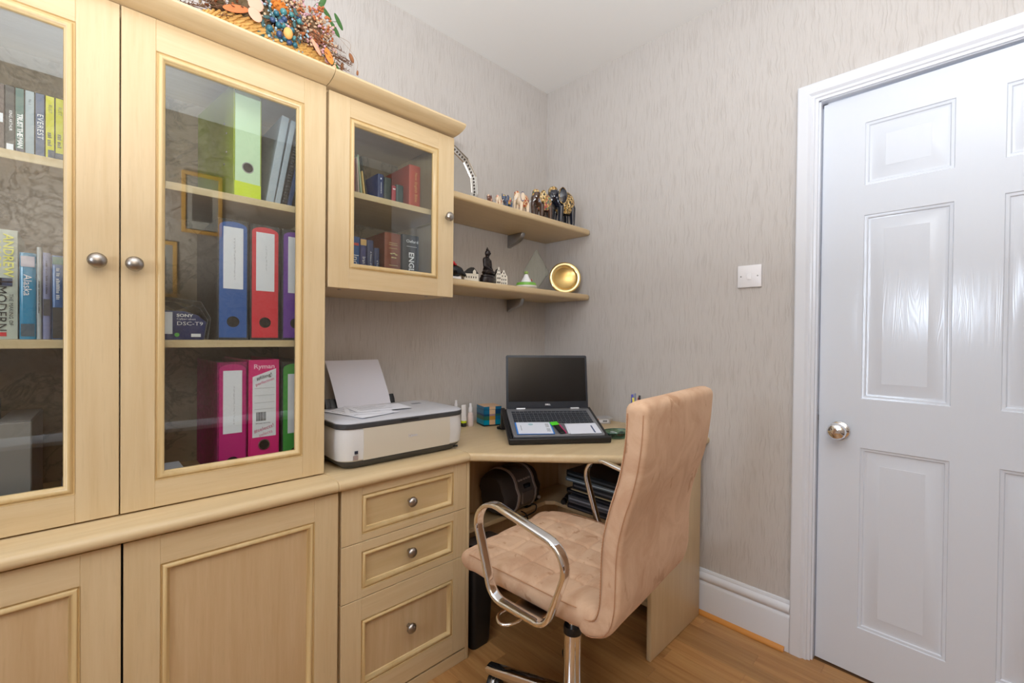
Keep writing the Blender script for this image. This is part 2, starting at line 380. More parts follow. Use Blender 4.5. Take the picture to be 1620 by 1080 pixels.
# architrave: flat band with ogee, swept round the doorway
AR = [(0, .0), (0, .020), (.004, .022), (.034, .022), (.037, .020), (.040, .0165), (.0425, .0150), (.047, .0165), (.051, .0160), (.054, .011), (.058, .010), (.062, .010), (.062, 0)]   # (towards the opening, proud)
def frame_sweep(prof, a0, a1, c0, c1, P, open_bottom=False):
    """mitred loop; prof = (inset, proud); P(a, c, d) -> world point"""
    b = bmesh.new(); loops = []
    for i, d in prof:
        q = [(a0+i, c0 + (0 if open_bottom else i)), (a0+i, c1-i), (a1-i, c1-i), (a1-i, c0 + (0 if open_bottom else i))]
        loops.append([b.verts.new(P(u, v, d)) for u, v in q])
    for A, B in zip(loops, loops[1:]):
        for k in range(3 if open_bottom else 4):
            b.faces.new((A[k], A[(k+1) % 4], B[(k+1) % 4], B[k]))
    return b
struct('trim_4', frame_sweep(AR, DY0-.062, DY1+.062, 0, DH+.058, lambda a, c, d: (-d, a, c), True), white_gloss, smooth=25)
b = new()
box(b, 0.0, .1, DY1-.006, DY1, 0, DH); box(b, 0, .1, DY0, DY0+.006, 0, DH); box(b, 0, .1, DY0, DY1, DH-.006, DH)
box(b, .034, .05, DY1-.02, DY1-.006, 0, DH-.006); box(b, .034, .05, DY0+.006, DY0+.02, 0, DH-.006); box(b, .034, .05, DY0, DY1, DH-.02, DH-.006)
struct('trim_5', b, white_gloss)

# ------------------------------------------------------------------ the six panel door (hinged at the far right, a touch ajar)
DW = .752; DHH = 1.962; TH = .036
HINGE = Vector((-.006, DY0+.008, .008)); 
door = bpy.data.objects.new('door_1', None)
def door_mesh():
    b = bmesh.new()
    # local: a from the latch edge (0) to the hinge (DW), c up, depth d into the leaf; face at x=0 looking to -x
    rows = [(.160, .770), (.935, 1.552), (1.652, 1.862)]; cols = [(.118, .334), (.436, .642)]
    A = sorted({0, DW, *[q for c in cols for q in c]}); Z = sorted({0, DHH, *[q for r in rows for q in r]})
    def P(a, z, d): return b.verts.new((d, -a, z))
    prof = [(0, 0), (.002, .0035), (.006, .0045), (.009, .0045), (.012, .0085), (.016, .0095), (.019, .0095), (.052, .0025), (.053, .0020)]
    for i in range(len(A)-1):
        for j in range(len(Z)-1):
            a0, a1, z0, z1 = A[i], A[i+1], Z[j], Z[j+1]
            if (a0, a1) in cols and (z0, z1) in rows:
                last = None
                for n, (ins, d) in enumerate(prof):
                    q = [P(a0+ins, z0+ins, d), P(a1-ins, z0+ins, d), P(a1-ins, z1-ins, d), P(a0+ins, z1-ins, d)]
                    if last:
                        for k in range(4): b.faces.new((last[k], last[(k+1) % 4], q[(k+1) % 4], q[k]))
                    last = q
                b.faces.new(last)
            else: b.faces.new((P(a0, z0, 0), P(a1, z0, 0), P(a1, z1, 0), P(a0, z1, 0)))
    bmesh.ops.remove_doubles(b, verts=b.verts, dist=1e-5)
    # sides and back
    q = [P(0, 0, 0), P(DW, 0, 0), P(DW, DHH, 0), P(0, DHH, 0)]; r = [P(0, 0, TH), P(DW, 0, TH), P(DW, DHH, TH), P(0, DHH, TH)]
    for k in range(4): b.faces.new((q[k], q[(k+1) % 4], r[(k+1) % 4], r[k]))
    b.faces.new(r[::-1]); bmesh.ops.remove_doubles(b, verts=b.verts, dist=1e-5)
    return b
bmd = door_mesh()
ang = math.radians(-2.0)
# rotate about the hinge edge (a = DW)
MD = Matrix.Translation(HINGE) @ Matrix.Rotation(ang, 4, 'Z') @ Matrix.Translation((0, DW, 0))
bmesh.ops.transform(bmd, matrix=MD, verts=bmd.verts)
d1 = struct('door_1', bmd, door_m, smooth=20)
def dl(bm): bmesh.ops.transform(bm, matrix=MD, verts=bm.verts); return bm
kb = lathe([(.0, 0), (.030, 0), (.031, .003), (.029, .007), (.016, .010), (.012, .014), (.012, .028), (.015, .031), (.024, .037), (.0275, .045), (.027, .054), (.021, .061), (.010, .064), (0, .0645)], 32, (0, -.062, .822), 'x')
obj('door_knob', dl(kb), chrome, d1, smooth=50)
obj('latch', dl(bx(.008, .030, -.001, .012, .846, .864, bev=.002)), steel, d1)
obj('latch_plate', dl(bx(.006, .031, -.0005, .0010, .80, .89)), steel, d1)

# ------------------------------------------------------------------ light switch
sw = thing('light_switch', 'small white square light switch on the wall beside the door', 'switch', (0, -1.066, 1.385))
b = bx(-.009, -.0005, -.043, .043, -.043, .043, bev=.003, seg=2); obj('plate', b, whitep, sw)
obj('rocker', px([(-.0085, -.012), (-.0125, -.012), (-.0095, .012), (-.0085, .012)], -.0075, .0075, 'y', bev=.0006), whitep, sw)
for s in (-1, 1): obj('screw', lathe([(0, 0), (.003, 0), (.0028, .001), (0, .0012)], 12, (-.009, s*.030, 0), 'x'), steel, sw)

# ------------------------------------------------------------------ cabinet pieces
FACE = -.3698; MP = [(0, .002), (0, -.0006), (.0012, .0030), (.0030, .0034), (.0042, .0008), (.0060, -.0012), (.0095, -.0024), (.0130, -.0004), (.0148, .0040), (.0160, .0046), (.0182, .0100), (.0182, .0150)]
def knob(parent, x, z, yf, r=.0165):
    p = lathe([(0, 0), (r*.95, 0), (r, .002), (r*.9, .0042)], 24, (x, yf, z), 'y'); k = obj('knob', lathe([(0, .0), (.007, .0), (.006, .010), (.008, .014), (r*.92, .0175), (r*.98, .0215), (r*.82, .0265), (r*.45, .030), (0, .031)], 24, (x, yf, z), 'y'), nickel, parent, True, smooth=60)
    return k
def mk_door(cab, x0, x1, z0, z1, yf, sx, zb, zt, glassy, kx=None, kz=None, name='door', sx2=None):
    """door leaf: boards as the part's own mesh; moulding, pane or panel and knob as sub-parts. sx stile, zb bottom rail, zt top rail"""
    sx2 = sx2 or sx; th = .019; b = new(); e = .0009
    box(b, x0, x0+sx, yf, yf+th, z0, z1, bev=e); box(b, x1-sx2, x1, yf, yf+th, z0, z1, bev=e)
    box(b, x0+sx, x1-sx2, yf, yf+th, z0, z0+zb, bev=e, mat=1); box(b, x0+sx, x1-sx2, yf, yf+th, z1-zt, z1, bev=e, mat=1)
    d = obj(name, b, [maple_v, maple_h], cab, True)
    obj('moulding', frame_sweep(MP, x0+sx, x1-sx2, z0+zb, z1-zt, lambda a, c, dd: (a, yf+dd, c)), mould_m, d, True, smooth=50)
    m = .0150
    if glassy: obj('glass_pane', bx(x0+sx+m, x1-sx2-m, yf+.0105, yf+.0135, z0+zb+m, z1-zt-m), glass, d, True, smooth=0)
    else: obj('panel', bx(x0+sx+m, x1-sx2-m, yf+.0095, yf+.0165, z0+zb+m, z1-zt-m), panel_mat(z1-z0 > .3), d, True, smooth=0)
    if kx is not None: knob(d, kx, kz, yf)
    return d
def panel_mat(v): return panel_v if v else panel_h
panel_v = wood('maple_panel_upright', rgb(203, 176, 138), rgb(187, 157, 116), 'z', .4); panel_h = wood('maple_panel_across', rgb(203, 178, 136), rgb(190, 163, 118), 'x', .4)
inner_m = wood('cabinet_inside', rgb(192, 168, 128), rgb(172, 146, 104), 'z', .45)
back_m = marbled('cabinet_back', rgb(156, 140, 118), rgb(146, 130, 108), 7)  # mild marbling painted in for the wallpaper reflected in the glass doors
ZC = 1.8575
COR = [(-.0, ZC), (-.37, ZC), (-.392, ZC+.0015), (-.412, ZC+.006), (-.426, ZC+.012), (-.432, ZC+.019), (-.431, ZC+.0245), (-.426, ZC+.028), (-.0, ZC+.028)]
# tall glazed cabinet standing on the worktop
cab = thing('display_cabinet', 'tall maple cabinet with two glazed doors holding binders and books', 'cabinet', (-1.8125, -.185, .7355))
XL, XR = -2.2615, -1.3660; T = .018; YF = -.3485
for a, bb in ((XL, XL+T), (XR-T, XR)): obj('side_panel', bx(a, bb, YF, -.001, .7358, ZC-.0005, bev=.0008), maple_v, cab, True)
obj('back_panel', bx(XL+T, XR-T, -.009, -.002, .7358, ZC-.0005), back_m, cab, True)
obj('top_panel', bx(XL+T, XR-T, YF, -.009, ZC-T, ZC-.0005), maple_h, cab, True)
obj('bottom_panel', bx(XL+T, XR-T, YF, -.009, .7358, .7500), inner_m, cab, True)
for z in (1.4835, 1.1055): obj('shelf', bx(XL+T, XR-T, -.338, -.009, z, z+.0185, bev=.001), maple_h, cab, True)
obj('cornice', px(COR, XL, XR-.0005, 'x'), maple_h, cab, True, smooth=40)
mk_door(cab, -2.2600, -1.8140, .7390, 1.8560, FACE, .0600, .061, .0720, True, -1.8500, 1.292, sx2=.0690)
mk_door(cab, -1.8115, -1.3665, .7390, 1.8560, FACE, .0600, .061, .0720, True, -1.7895, 1.292)
# wall cabinet
wc = thing('wall_cabinet', 'short maple wall cabinet with one glazed door above the printer', 'cabinet', (-1.137, 0, 1.28))
XL, XR = -1.3600, -.9130; ZB = 1.2820
for a, bb in ((XL, XL+T), (XR-T, XR)): obj('side_panel', bx(a, bb, YF, -.001, ZB, ZC-.0005, bev=.0008), maple_v, wc, True)
obj('back_panel', bx(XL+T, XR-T, -.009, -.002, ZB+T, ZC-T), back_m, wc, True)
obj('top_panel', bx(XL+T, XR-T, YF, -.001, ZC-T, ZC-.0005), maple_h, wc, True)
obj('bottom_panel', bx(XL+T, XR-T, YF, -.001, ZB, ZB+T), maple_h, wc, True)
obj('shelf', bx(XL+T, XR-T, -.338, -.009, 1.567, 1.586, bev=.001), maple_h, wc, True)
obj('cornice', px(COR, -1.3645, -.906, 'x'), maple_h, wc, True, smooth=40)
mk_door(wc, -1.3585, -.9110, 1.2800, 1.8500, FACE, .0630, .0600, .0580, True, -.9420, 1.561, sx2=.0670)
for x in (-1.30, -.985): obj('fixing_cap', lathe([(0, 0), (.006, 0), (.006, -.002), (0, -.002)], 14, (x, -.31, ZB)), nickel, wc, True)
# base cabinet and drawer unit
BF = -.445; ZT = .7035; BY = BF+.0205
bc = thing('base_cabinet', 'maple base cabinet with two plain panelled doors under the tall cabinet', 'cabinet', (-1.8125, -.23, 0))
XL, XR = -2.2615, -1.3510
for a, bb in ((XL, XL+T), (XR-T, XR)): obj('side_panel', bx(a, bb, BY, -.022, 0.0005, ZT, bev=.0008), maple_v, bc, True)
obj('back_panel', bx(XL+T, XR-T, -.03, -.024, .05, ZT), inner_m, bc, True)
obj('bottom_panel', bx(XL+T, XR-T, BY, -.03, .05, .068), inner_m, bc, True)
obj('plinth', bx(XL, XR, BF+.003, BY-.001, .0005, .040, bev=.001), maple_h, bc, True)
mk_door(bc, -2.2600, -1.8140, .0470, .6985, BF, .0610, .066, .0640, False, sx2=.0610)
mk_door(bc, -1.8100, -1.3560, .0470, .6985, BF, .0610, .066, .0640, False, sx2=.0640)
du = thing('drawer_unit', 'maple three-drawer unit under the printer', 'drawers', (-1.12, -.23, 0))
XL, XR = -1.3485, -.8850
obj('side_panel', bx(XL, XL+T, BY, -.022, .0005, ZT, bev=.0008), maple_v, du, True)
obj('side_panel', bx(XR-T*.8, XR, BF+.001, -.022, .0005, ZT, bev=.0025, seg=2), maple_v, du, True)
obj('back_panel', bx(XL+T, XR-T, -.03, -.024, .05, ZT), inner_m, du, True)
obj('plinth', bx(XL, XR-T*.8-.001, BF+.003, BY-.001, .0005, .0400, bev=.001), maple_h, du, True)
DX0, DX1 = -1.3465, -.9005
for z0, z1, zb, zt, kz in ((.5395, .7015, .021, .026, .622), (.3745, .5375, .024, .028, .463), (.0480, .3725, .066, .064, .2255)):
    mk_door(du, DX0, DX1, z0, z1, BF, .0605, zb, zt, False, -1.129, kz, name='drawer', sx2=.0565)
# worktops
WT = [(-.0, .7042), (-.452, .7042), (-.460, .7058), (-.4655, .7110), (-.4670, .7185), (-.4655, .7260), (-.459, .7325), (-.450, .7350), (-.0, .7350)]
o = obj('worktop', px(WT, -2.262, -1.3628, 'x', bev=.0015, seg=1), maple_h, smooth=40); tag(o, 'rounded maple worktop slab carrying the tall glazed cabinet', 'worktop')
o = obj('worktop', px(WT, -1.3622, -.9030, 'x', bev=.0015, seg=1), maple_h, smooth=40); tag(o, 'shorter maple worktop slab over the drawers, under the printer', 'worktop')
# corner desk
ds = thing('corner_desk', 'maple corner desk with diagonal front edge under the laptop', 'desk', (-.45, -.45, 0))
b = bmesh.new()
out = [(-.9022, -.001), (-.9022, -.4665), (-.4800, -.9020), (-.4300, -.9200), (-.001, -.9200), (-.001, -.001)]
prism(b, out, .7042, .7350, 'z')
es = [e for e in b.edges if abs(e.verts[0].co.z-e.verts[1].co.z) < 1e-6 and (abs((e.verts[0].co.y+e.verts[1].co.y)/2+.6845) < .02 or abs((e.verts[0].co.y+e.verts[1].co.y)/2+.911) < .012)]
bmesh.ops.bevel(b, geom=es, offset=.013, segments=5, affect='EDGES', profile=.5)
obj('desktop', b, maple_h, ds, True, smooth=50)
obj('end_panel', bx(-.4350, -.036, -.9020, -.8840, .0005, .7040, bev=.004, seg=3), maple_v, ds, True)
obj('rear_panel', bx(-.8840, -.0420, -.1550, -.1400, .08, .7040), panel_v, ds, True)
obj('rear_panel', bx(-.0580, -.0420, -.8830, -.1560, .08, .7040), panel_v, ds, True)
obj('shelf', px([(-.8840, -.1560), (-.8840, -.283), (-.30, -.283), (-.268, -.315), (-.268, -.8830), (-.059, -.8830), (-.059, -.1560)], .352, .370, 'z', bev=.002), maple_h, ds, True)
obj('shelf', px([(-.8840, -.1560), (-.8840, -.283), (-.30, -.283), (-.268, -.315), (-.268, -.8830), (-.059, -.8830), (-.059, -.1560)], .080, .098, 'z', bev=.002), maple_h, ds, True)
# wall shelves with curved brackets
def wall_shelf(z, label):
    t = thing('wall_shelf', label, 'shelf', (-.45, 0, z))
    b = new(); out = [(-.9115, -.001), (-.9115, -.313)]
    out += [(-.030, -.313), (-.012, -.309), (-.003, -.298), (-.001, -.285), (-.001, -.001)]
    prism(b, out, z-.028, z, 'z', bev=.0095, seg=4)
    obj('board', b, maple_h, t, True, smooth=50)
    br = new(); pts = [(-.001, z-.0282), (-.105, z-.0282), (-.103, z-.040), (-.090, z-.058), (-.062, z-.072), (-.030, z-.080), (-.010, z-.088), (-.001, z-.092)]
    prism(br, pts, -.297, -.272, 'x', bev=.003); obj('bracket', br, steel, t, True, smooth=50)
wall_shelf(1.690, 'upper maple wall shelf carrying the row of painted elephants')
wall_shelf(1.360, 'lower maple wall shelf carrying the buddha and golden dish')

# ================================================================== things in the cabinets
YB = -.305
def dashes(t, x, z0, z1, m, w_=.004, seed=0, y=-.0018):
    """row of tiny unreadable printed letters running down a spine"""
    r = random.Random(seed); b = new(); z = z1
    while z > z0:
        h_ = r.uniform(.6, 1.1)*w_*.6
        if r.random() > .15: box(b, x-w_/2, x+w_/2*r.uniform(.2, 1), y-.0003, y+.0004, z-h_*.55, z)
        z -= h_
    return obj('lettering', b, m, t, smooth=0)
def scribble(t, x, z0, z1, seed, y=-.0024):
    """illegible pen line running down a label"""
    r = random.Random(seed); b = new(); z = z1
    while z > z0:
        n = r.randint(4, 9); P = []
        for k in range(n): P.append((x+r.uniform(-.0022, .0022), y, z)); z -= .0011
        if len(P) > 1: tube(P, .00028, n=4, bm=b)
        z -= .0025
    return obj('pen_line', b, greyink, t)
def dark_grain(c, name):
    m = mat(name, c, .5); t = NT(m); n = t.noise(t.coord('Object'), 60, 5, .7); t.base(t.ramp(n, [(.35, tuple(q*.55 for q in c[:3])+(1,)), (.65, tuple(min(1, q*1.25) for q in c[:3])+(1,))])); return m
def binder(x0, x1, z0, h, spine, side, label, edge=None, hole_z=.048, card=None, yf=YB, d=.285, rot=0, hole=True, group='lever arch files in the tall cabinet'):
    t = thing('ring_binder', label, 'binder', ((x0+x1)/2, yf, z0+.0006), rot, group); W = (x1-x0)/2
    b = new(); th = .003
    box(b, -W, -W+th, 0, d, 0, h, bev=.001); box(b, W-th, W, 0, d, 0, h, bev=.001); box(b, -W+th, W-th, 0, th, 0, h, bev=.001)
    obj('cover', b, side, t)
    obj('paper_stack', bx(-W+th+.006, W-th-.006, .02, d-.012, .006, h-.012), pages, t)
    if spine is not side:
        e = .0035; pts = []
        for i in range(9): a = PI*i/8; pts.append(((W-e)*math.cos(a), h-.020+.014*math.sin(a)))
        pts += [(-W+e, .006), (W-e, .006)]
        obj('spine_panel', px(pts, -.0014, 0, 'y'), spine, t)
    if hole:
        r = .0135; obj('finger_ring', lathe([(r, -.0014), (r*1.12, .0003), (r*1.05, .0022), (r*.92, .0022), (r*.85, .0004)], 28, (0, -.0002, hole_z), 'y'), edge or black, t, smooth=60)
        obj('finger_hole', lathe([(0, .0016), (r*.88, .0016), (r*.88, .0004), (0, .0004)], 24, (0, 0, hole_z), 'y'), col(16, 14, 14), t)
    if card:
        cx, cz0, cz1, cw = card; obj('label_card', bx(cx-cw/2, cx+cw/2, -.0022, -.0012, cz0, cz1, bev=.0004), paperw, t)
    return t
blk = dark_grain(rgb(44, 46, 50), 'black_cloud_paper')
b1 = binder(-1.6190, -1.5480, 1.1240, .3190, col(34, 88, 160), blk, 'blue lever arch file with a white spine label on the middle shelf', card=(0, .135, .298, .046))
scribble(b1, .003, .16, .27, 1)
b2 = binder(-1.5430, -1.4700, 1.1240, .3170, col(214, 44, 62), blk, 'red lever arch file with a white spine label on the middle shelf', card=(0, .135, .296, .046))
scribble(b2, .002, .19, .26, 2)
binder(-1.4630, -1.3900, 1.1240, .3170, col(112, 60, 160), blk, 'purple lever arch file with a white label beside the red one', card=(.002, .135, .296, .046))
mag = dark_grain(rgb(150, 22, 92), 'magenta_cloud_paper')
b3 = binder(-1.6180, -1.5495, .7500, .3150, col(190, 36, 118), mag, 'magenta lever arch file with a hand-written white label on the bottom shelf', card=(0, .125, .292, .044))
scribble(b3, .003, .15, .25, 3)
b4 = binder(-1.5460, -1.4690, .7500, .3190, col(222, 40, 122), col(222, 40, 122), 'pink and white printed lever arch file with a barcode on its spine', edge=nickel, hole_z=.083, group='lever arch files in the tall cabinet')
obj('spine_print', px([(-.029, .105), (.030, .105), (.030, .294), (-.029, .272)], -.0008, 0, 'y'), paperw, b4)
text(b4, 'Ryman', .017, (0, -.0008, .300), col(250, 190, 215), bold=.0004, sx=1.15)
text(b4, '#filing!', .0135, (0, -.0018, .272), ink, tilt=.34, sx=1.15); text(b4, 'perfection', .012, (.001, -.0018, .258), col(226, 120, 160), tilt=.34)
for z in (.240, .220, .200, .182): obj('ruled_line', bx(-.024, .026, -.0012, -.0009, z, z+.0006), greyink, b4)
b = new(); xx = -.020
for k in range(13):
    w_ = random.choice([.0008, .0014, .0022]); box(b, xx, xx+w_, -.0013, -.0009, .150, .174); xx += w_+random.choice([.0006, .001])
obj('barcode', b, ink, b4, smooth=0)
text(b4, 'A4 Lever Arch File', .0048, (-.003, -.0013, .143), ink)
text(b4, '#selects!', .0145, (.0, -.0013, .128), col(200, 40, 110), tilt=.26); text(b4, 'selects', .013, (.004, -.0012, .114), col(226, 120, 160), tilt=.26)
binder(-1.4620, -1.3890, .7500, .3120, col(74, 164, 74), blk, 'green lever arch file with a white label on the bottom shelf', card=(.004, .105, .276, .050))
# lime plastic box file and the folders beside it
lime = mat('lime_plastic', rgb(205, 224, 30), .35, trans=.0); lime_side = mat('lime_translucent', rgb(164, 182, 44), .35, alpha=.78); mint = col(196, 224, 186, .3)
t = binder(-1.5850, -1.5160, 1.5030, .3000, mint, lime_side, 'tall lime green plastic file with a pale mint spine on the top shelf', edge=steel, hole_z=.085, rot=.12)
obj('lower_band', bx(-.0325, .0325, -.0019, -.0006, .001, .044), lime, t)
obj('lid', bx(-.034, .034, .0, .28, .297, .3005, bev=.0008), lime_side, t)
for q in ((.06, .10), (.045, .13), (.06, .21), (.045, .18)): obj('rivet', lathe([(0, 0), (.003, 0), (.002, .0015), (0, .0015)], 10, (-.0345, q[0]*1.1, q[1]), 'x'), steel, t)
clear = mat('frosted_plastic', rgb(176, 190, 204), .22, alpha=.72)
def folder(x, w_, h, lean, m, label, name='plastic_folder', cat='folder', spiral=False, d=.25, z=1.5025, yf=-.30, group='folders leaning beside the lime file'):
    t = thing(name, label, cat, (x, yf, z + (w_*math.sin(lean) if lean > 0 else 0)), rot=(0, lean, 0), group=group)
    obj('cover', bx(0, w_, 0, d, .0, h, bev=.0015), m, t)
    obj('sheets', bx(.0015, w_-.0015, .01, d+.001, .004, h-.006), pages, t)
    if spiral:
        b = new()
        for k in range(26):
            c = lathe([(w_*.62, 0), (w_*.62, .0022), (w_*.5, .0022), (w_*.5, 0)], 10, (w_/2, 0, .012+k*(h-.02)/26)); merge(b, c)
        obj('comb', b, black, t, smooth=0)
    return t
folder(-1.5050, .020, .262, .16, clear, 'frosted clear plastic folder leaning right beside the lime file')
folder(-1.4820, .014, .258, .17, clear, 'second frosted folder leaning on the comb-bound document')
folder(-1.4640, .010, .250, .18, col(60, 62, 66), 'black comb-bound document leaning beside the frosted folders', 'bound_document', 'document', True)
folder(-1.4500, .012, .230, .19, col(40, 66, 110), 'dark blue folder at the right end of the top shelf')
# camera packaging
t = thing('camera_box', 'dark blue camera package in a bent clear plastic sleeve on the middle shelf', 'box', (-1.70, -.30, 1.1246))
navy = col(28, 42, 96, .35)
obj('carton', px([(-.10, 0), (.052, 0), (.058, .045), (.040, .062), (.012, .071), (-.10, .073)], 0, .10, 'y', bev=.001), navy, t)
sleeve = mat('clear_sleeve', rgb(196, 200, 206), .08, alpha=.30)
def ribbon(pts, y0, y1, th=.0006):
    b = new()
    for (a0, c0), (a1, c1) in zip(pts, pts[1:]):
        d = Vector((a1-a0, 0, c1-c0)).normalized(); n = Vector((-d.z, 0, d.x))*th
        v = [b.verts.new((p[0]+s*n.x, y, p[1]+s*n.z)) for p in ((a0, c0), (a1, c1)) for y in (y0, y1) for s in (0, 1)]
        for f in ((0, 2, 6, 4), (1, 5, 7, 3), (0, 1, 3, 2), (4, 6, 7, 5), (0, 4, 5, 1), (2, 3, 7, 6)): b.faces.new([v[k] for k in f])
    return b
obj('sleeve', ribbon([(-.10, .087), (-.04, .090), (-.012, .093), (.012, .079), (.030, .087), (.044, .079), (.060, .050), (.052, .001)], -.006, .15), mat('sleeve_plastic', rgb(150, 152, 156), .1, alpha=.55), t, smooth=0)
obj('sleeve', ribbon([(-.10, .097), (-.02, .104), (.045, .096), (.066, .055), (.060, .001)], -.008, .12), MC['sleeve_plastic'], t, smooth=0)
obj('sticker', bx(-.052, -.012, -.0012, 0, .014, .068), paperw, t)
b = new()
for k in range(8): box(b, -.045, -.035, -.0018, -.0012, .022+k*.005, .022+k*.005+random.choice([.001, .003]))
obj('barcode', b, ink, t, smooth=0)
for s, sz, z in (('SONY', .0100, .060), ('Cyber-shot', .0068, .0515), ('DSC-T9', .0132, .040)): text(t, s, sz, (-.004, -.0012, z), inkw, align='LEFT', bold=.0003 if s == 'SONY' else 0, sx=1.25)
obj('green_mark', lathe([(0, 0), (.005, 0), (.005, .001), (0, .001)], 18, (-.003, 0, .012), 'y'), col(90, 180, 70), t)
obj('badge', bx(.026, .046, -.001, 0, .007, .015), paperw, t)
t = thing('paper_box', 'low white box lying at the bottom of the tall cabinet beside the magenta file', 'box', (-1.7000, -.30, .7505)); obj('tray', bx(-.055, .022, 0, .17, 0, .026, bev=.002), paperw, t); obj('lid', bx(-.057, .024, -.002, .172, .0255, .032, bev=.001), paperw, t)
t = thing('paper_box', 'low grey box at the foot of the left glazed door', 'box', (-1.9000, -.30, .7505), .0); obj('tray', bx(-.005, .060, 0, .17, 0, .030, bev=.002), col(150, 152, 160), t); obj('lid', bx(-.007, .062, -.002, .172, .0295, .036, bev=.001), col(160, 162, 170), t)

def book(x0, x1, z0, h, d, c, label, yf=-.31, lean=0, soft=False, cat='book', name='book', group=None, rough=.4, side=None, case=False):
    """spine faces -y. cover wraps spine and boards; pages inset"""
    t = thing(name, label, cat, (x0, yf, z0+.0005), rot=(0, lean, 0), group=group); W = x1-x0; th = min(.0022, W*.2)
    m = c if not isinstance(c, tuple) else col(*c, rough)
    b = new()
    if case: box(b, 0, W, 0, d, 0, h, bev=.0014); obj('case', b, m, t)
    else:
        n = 6; pts = [(0, d), (0, .003)] + [(W/2-W/2*math.cos(PI*k/n), .003-.0035*math.sin(PI*k/n)) for k in range(1, n)] + [(W, .003), (W, d), (W-th, d), (W-th, th+.002), (th, th+.002), (th, d)]
        prism(b, pts, 0, h, 'z'); obj('cover', b, m, t, smooth=50)
        obj('pages', bx(th, W-th, th+.002, d-.004, .003, h-.003), pages, t, smooth=0)
    return t
def spine(t, s, size, z, m, x=None, v=1, **k):
    return text(t, s, size, (x, -.0008 if True else 0, z), m, v, **k)
def band(t, x0, x1, z0, z1, m, name='spine_band'): return obj(name, bx(x0, x1, -.0012, .002, z0, z1), m, t, smooth=0)
# DVDs on the top left shelf
G = 'film cases on the top left shelf'; zD = 1.5025
def dvd(x0, x1, c, label, ins=None): 
    t = book(x0, x1, zD, .1365, .19, (26, 28, 30), label, cat='film case', name='film_case', case=True, group=G, rough=.3)
    W = x1-x0; obj('paper_sleeve', bx(.0008, W-.0008, -.0008, 0, .002, .1345), col(*c, .25), t, smooth=0); return t
t = dvd(-2.0130, -1.9990, (70, 64, 66), 'dark film case at the far left of the top shelf')
t = dvd(-1.9985, -1.9855, (86, 70, 70), 'dark red-grey film case with a white block on its spine, top left shelf'); band(t, .002, .011, .058, .076, paperw)
t = dvd(-1.9850, -1.9718, (50, 52, 56), 'black film case with small white capitals and a white foot on its spine'); text(t, 'KING ARTHUR', .0062, (.0075, -.001, .065), inkw, 1); band(t, .002, .0115, .004, .018, paperw)
t = dvd(-1.9712, -1.9585, (74, 112, 108), 'teal green film case with slanted white capitals on its spine'); text(t, 'TRUST THE MAN', .0105, (.0062, -.001, .048), inkw, 1, bold=.0003, space=.85); band(t, .001, .0118, .003, .012, col(44, 52, 80))
t = dvd(-1.9578, -1.9440, (158, 172, 182), 'pale grey film case between the teal and the blue ones'); text(t, 'No 1', .0055, (.007, -.001, .112), ink, 1)
t = dvd(-1.9433, -1.9295, (72, 92, 128), 'blue film case lettered EVEREST'); text(t, 'EVEREST', .0125, (.007, -.001, .066), inkw, 1, space=1.15)
t = dvd(-1.9288, -1.9148, (206, 200, 30), 'left one of two yellow film cases'); text(t, 'RUST', .0075, (.007, -.001, .108), col(110, 104, 60), 1); dashes(t, .0065, .030, .058, col(70, 70, 80), .006, 10, -.0012); band(t, .004, .014, .002, .022, col(62, 76, 96))
t = dvd(-1.9142, -1.9005, (206, 200, 30), 'right one of two yellow film cases, next to the door frame'); text(t, 'RUST', .0075, (.007, -.001, .108), col(110, 104, 60), 1); dashes(t, .0065, .030, .058, col(70, 70, 80), .006, 10, -.0012); band(t, 0, .013, .001, .018, col(62, 76, 96))
# books on the middle left shelf
G = 'books on the middle left shelf'; zM = 1.1240
t = book(-2.0350, -1.9680, zM, .2220, .16, (186, 192, 182), 'thick cream-green hardback with a small flag on its spine, middle left shelf', group=G)
text(t, 'ANDREW', .020, (.054, -.0014, .170), col(226, 222, 90), 1, bold=.0003); text(t, 'MARR', .022, (.036, -.0018, .170), col(226, 222, 90), 1, bold=.0003)
text(t, 'THE MAKING OF', .0085, (.058, -.0012, .060), ink, 1); text(t, 'MODERN', .022, (.044, -.0018, .062), ink, 1)
band(t, .028, .060, .108, .124, col(40, 50, 90), 'flag'); band(t, .028, .060, .1145, .1175, col(200, 40, 50), 'flag_stripe'); band(t, .043, .046, .108, .124, col(200, 40, 50), 'flag_stripe'); band(t, .036, .052, .006, .014, col(200, 40, 50))
t = book(-1.9655, -1.9420, zM, .1790, .13, (30, 132, 176), 'bright blue paperback lettered Alaska', group=G, rough=.15); text(t, 'Alaska', .017, (.011, -.0018, .112), inkw, 1); band(t, .002, .0215, .150, .172, col(196, 186, 200)); band(t, .002, .0215, .006, .032, col(60, 80, 96))
t = book(-1.9412, -1.9340, zM, .1930, .15, (172, 176, 178), 'thin pale grey book beside the blue paperback', group=G); dashes(t, .0036, .055, .125, ink, .0022, 8, -.0013)
t = book(-1.9325, -1.9205, zM, .1830, .14, (120, 122, 160), 'lilac-blue book with a dark band, third from the door frame', group=G); dashes(t, .006, .096, .165, ink, .003, 9); band(t, .001, .011, .05, .085, col(60, 58, 66)); 
t = book(-1.9190, -1.9005, zM, .1790, .14, (60, 100, 156), 'blue book with a black lower spine beside the door frame', group=G, rough=.15); dashes(t, .0095, .085, .152, inkw, .006, 7); band(t, .001, .017, .002, .068, col(38, 36, 38)); band(t, .001, .017, .160, .176, col(44, 110, 96))
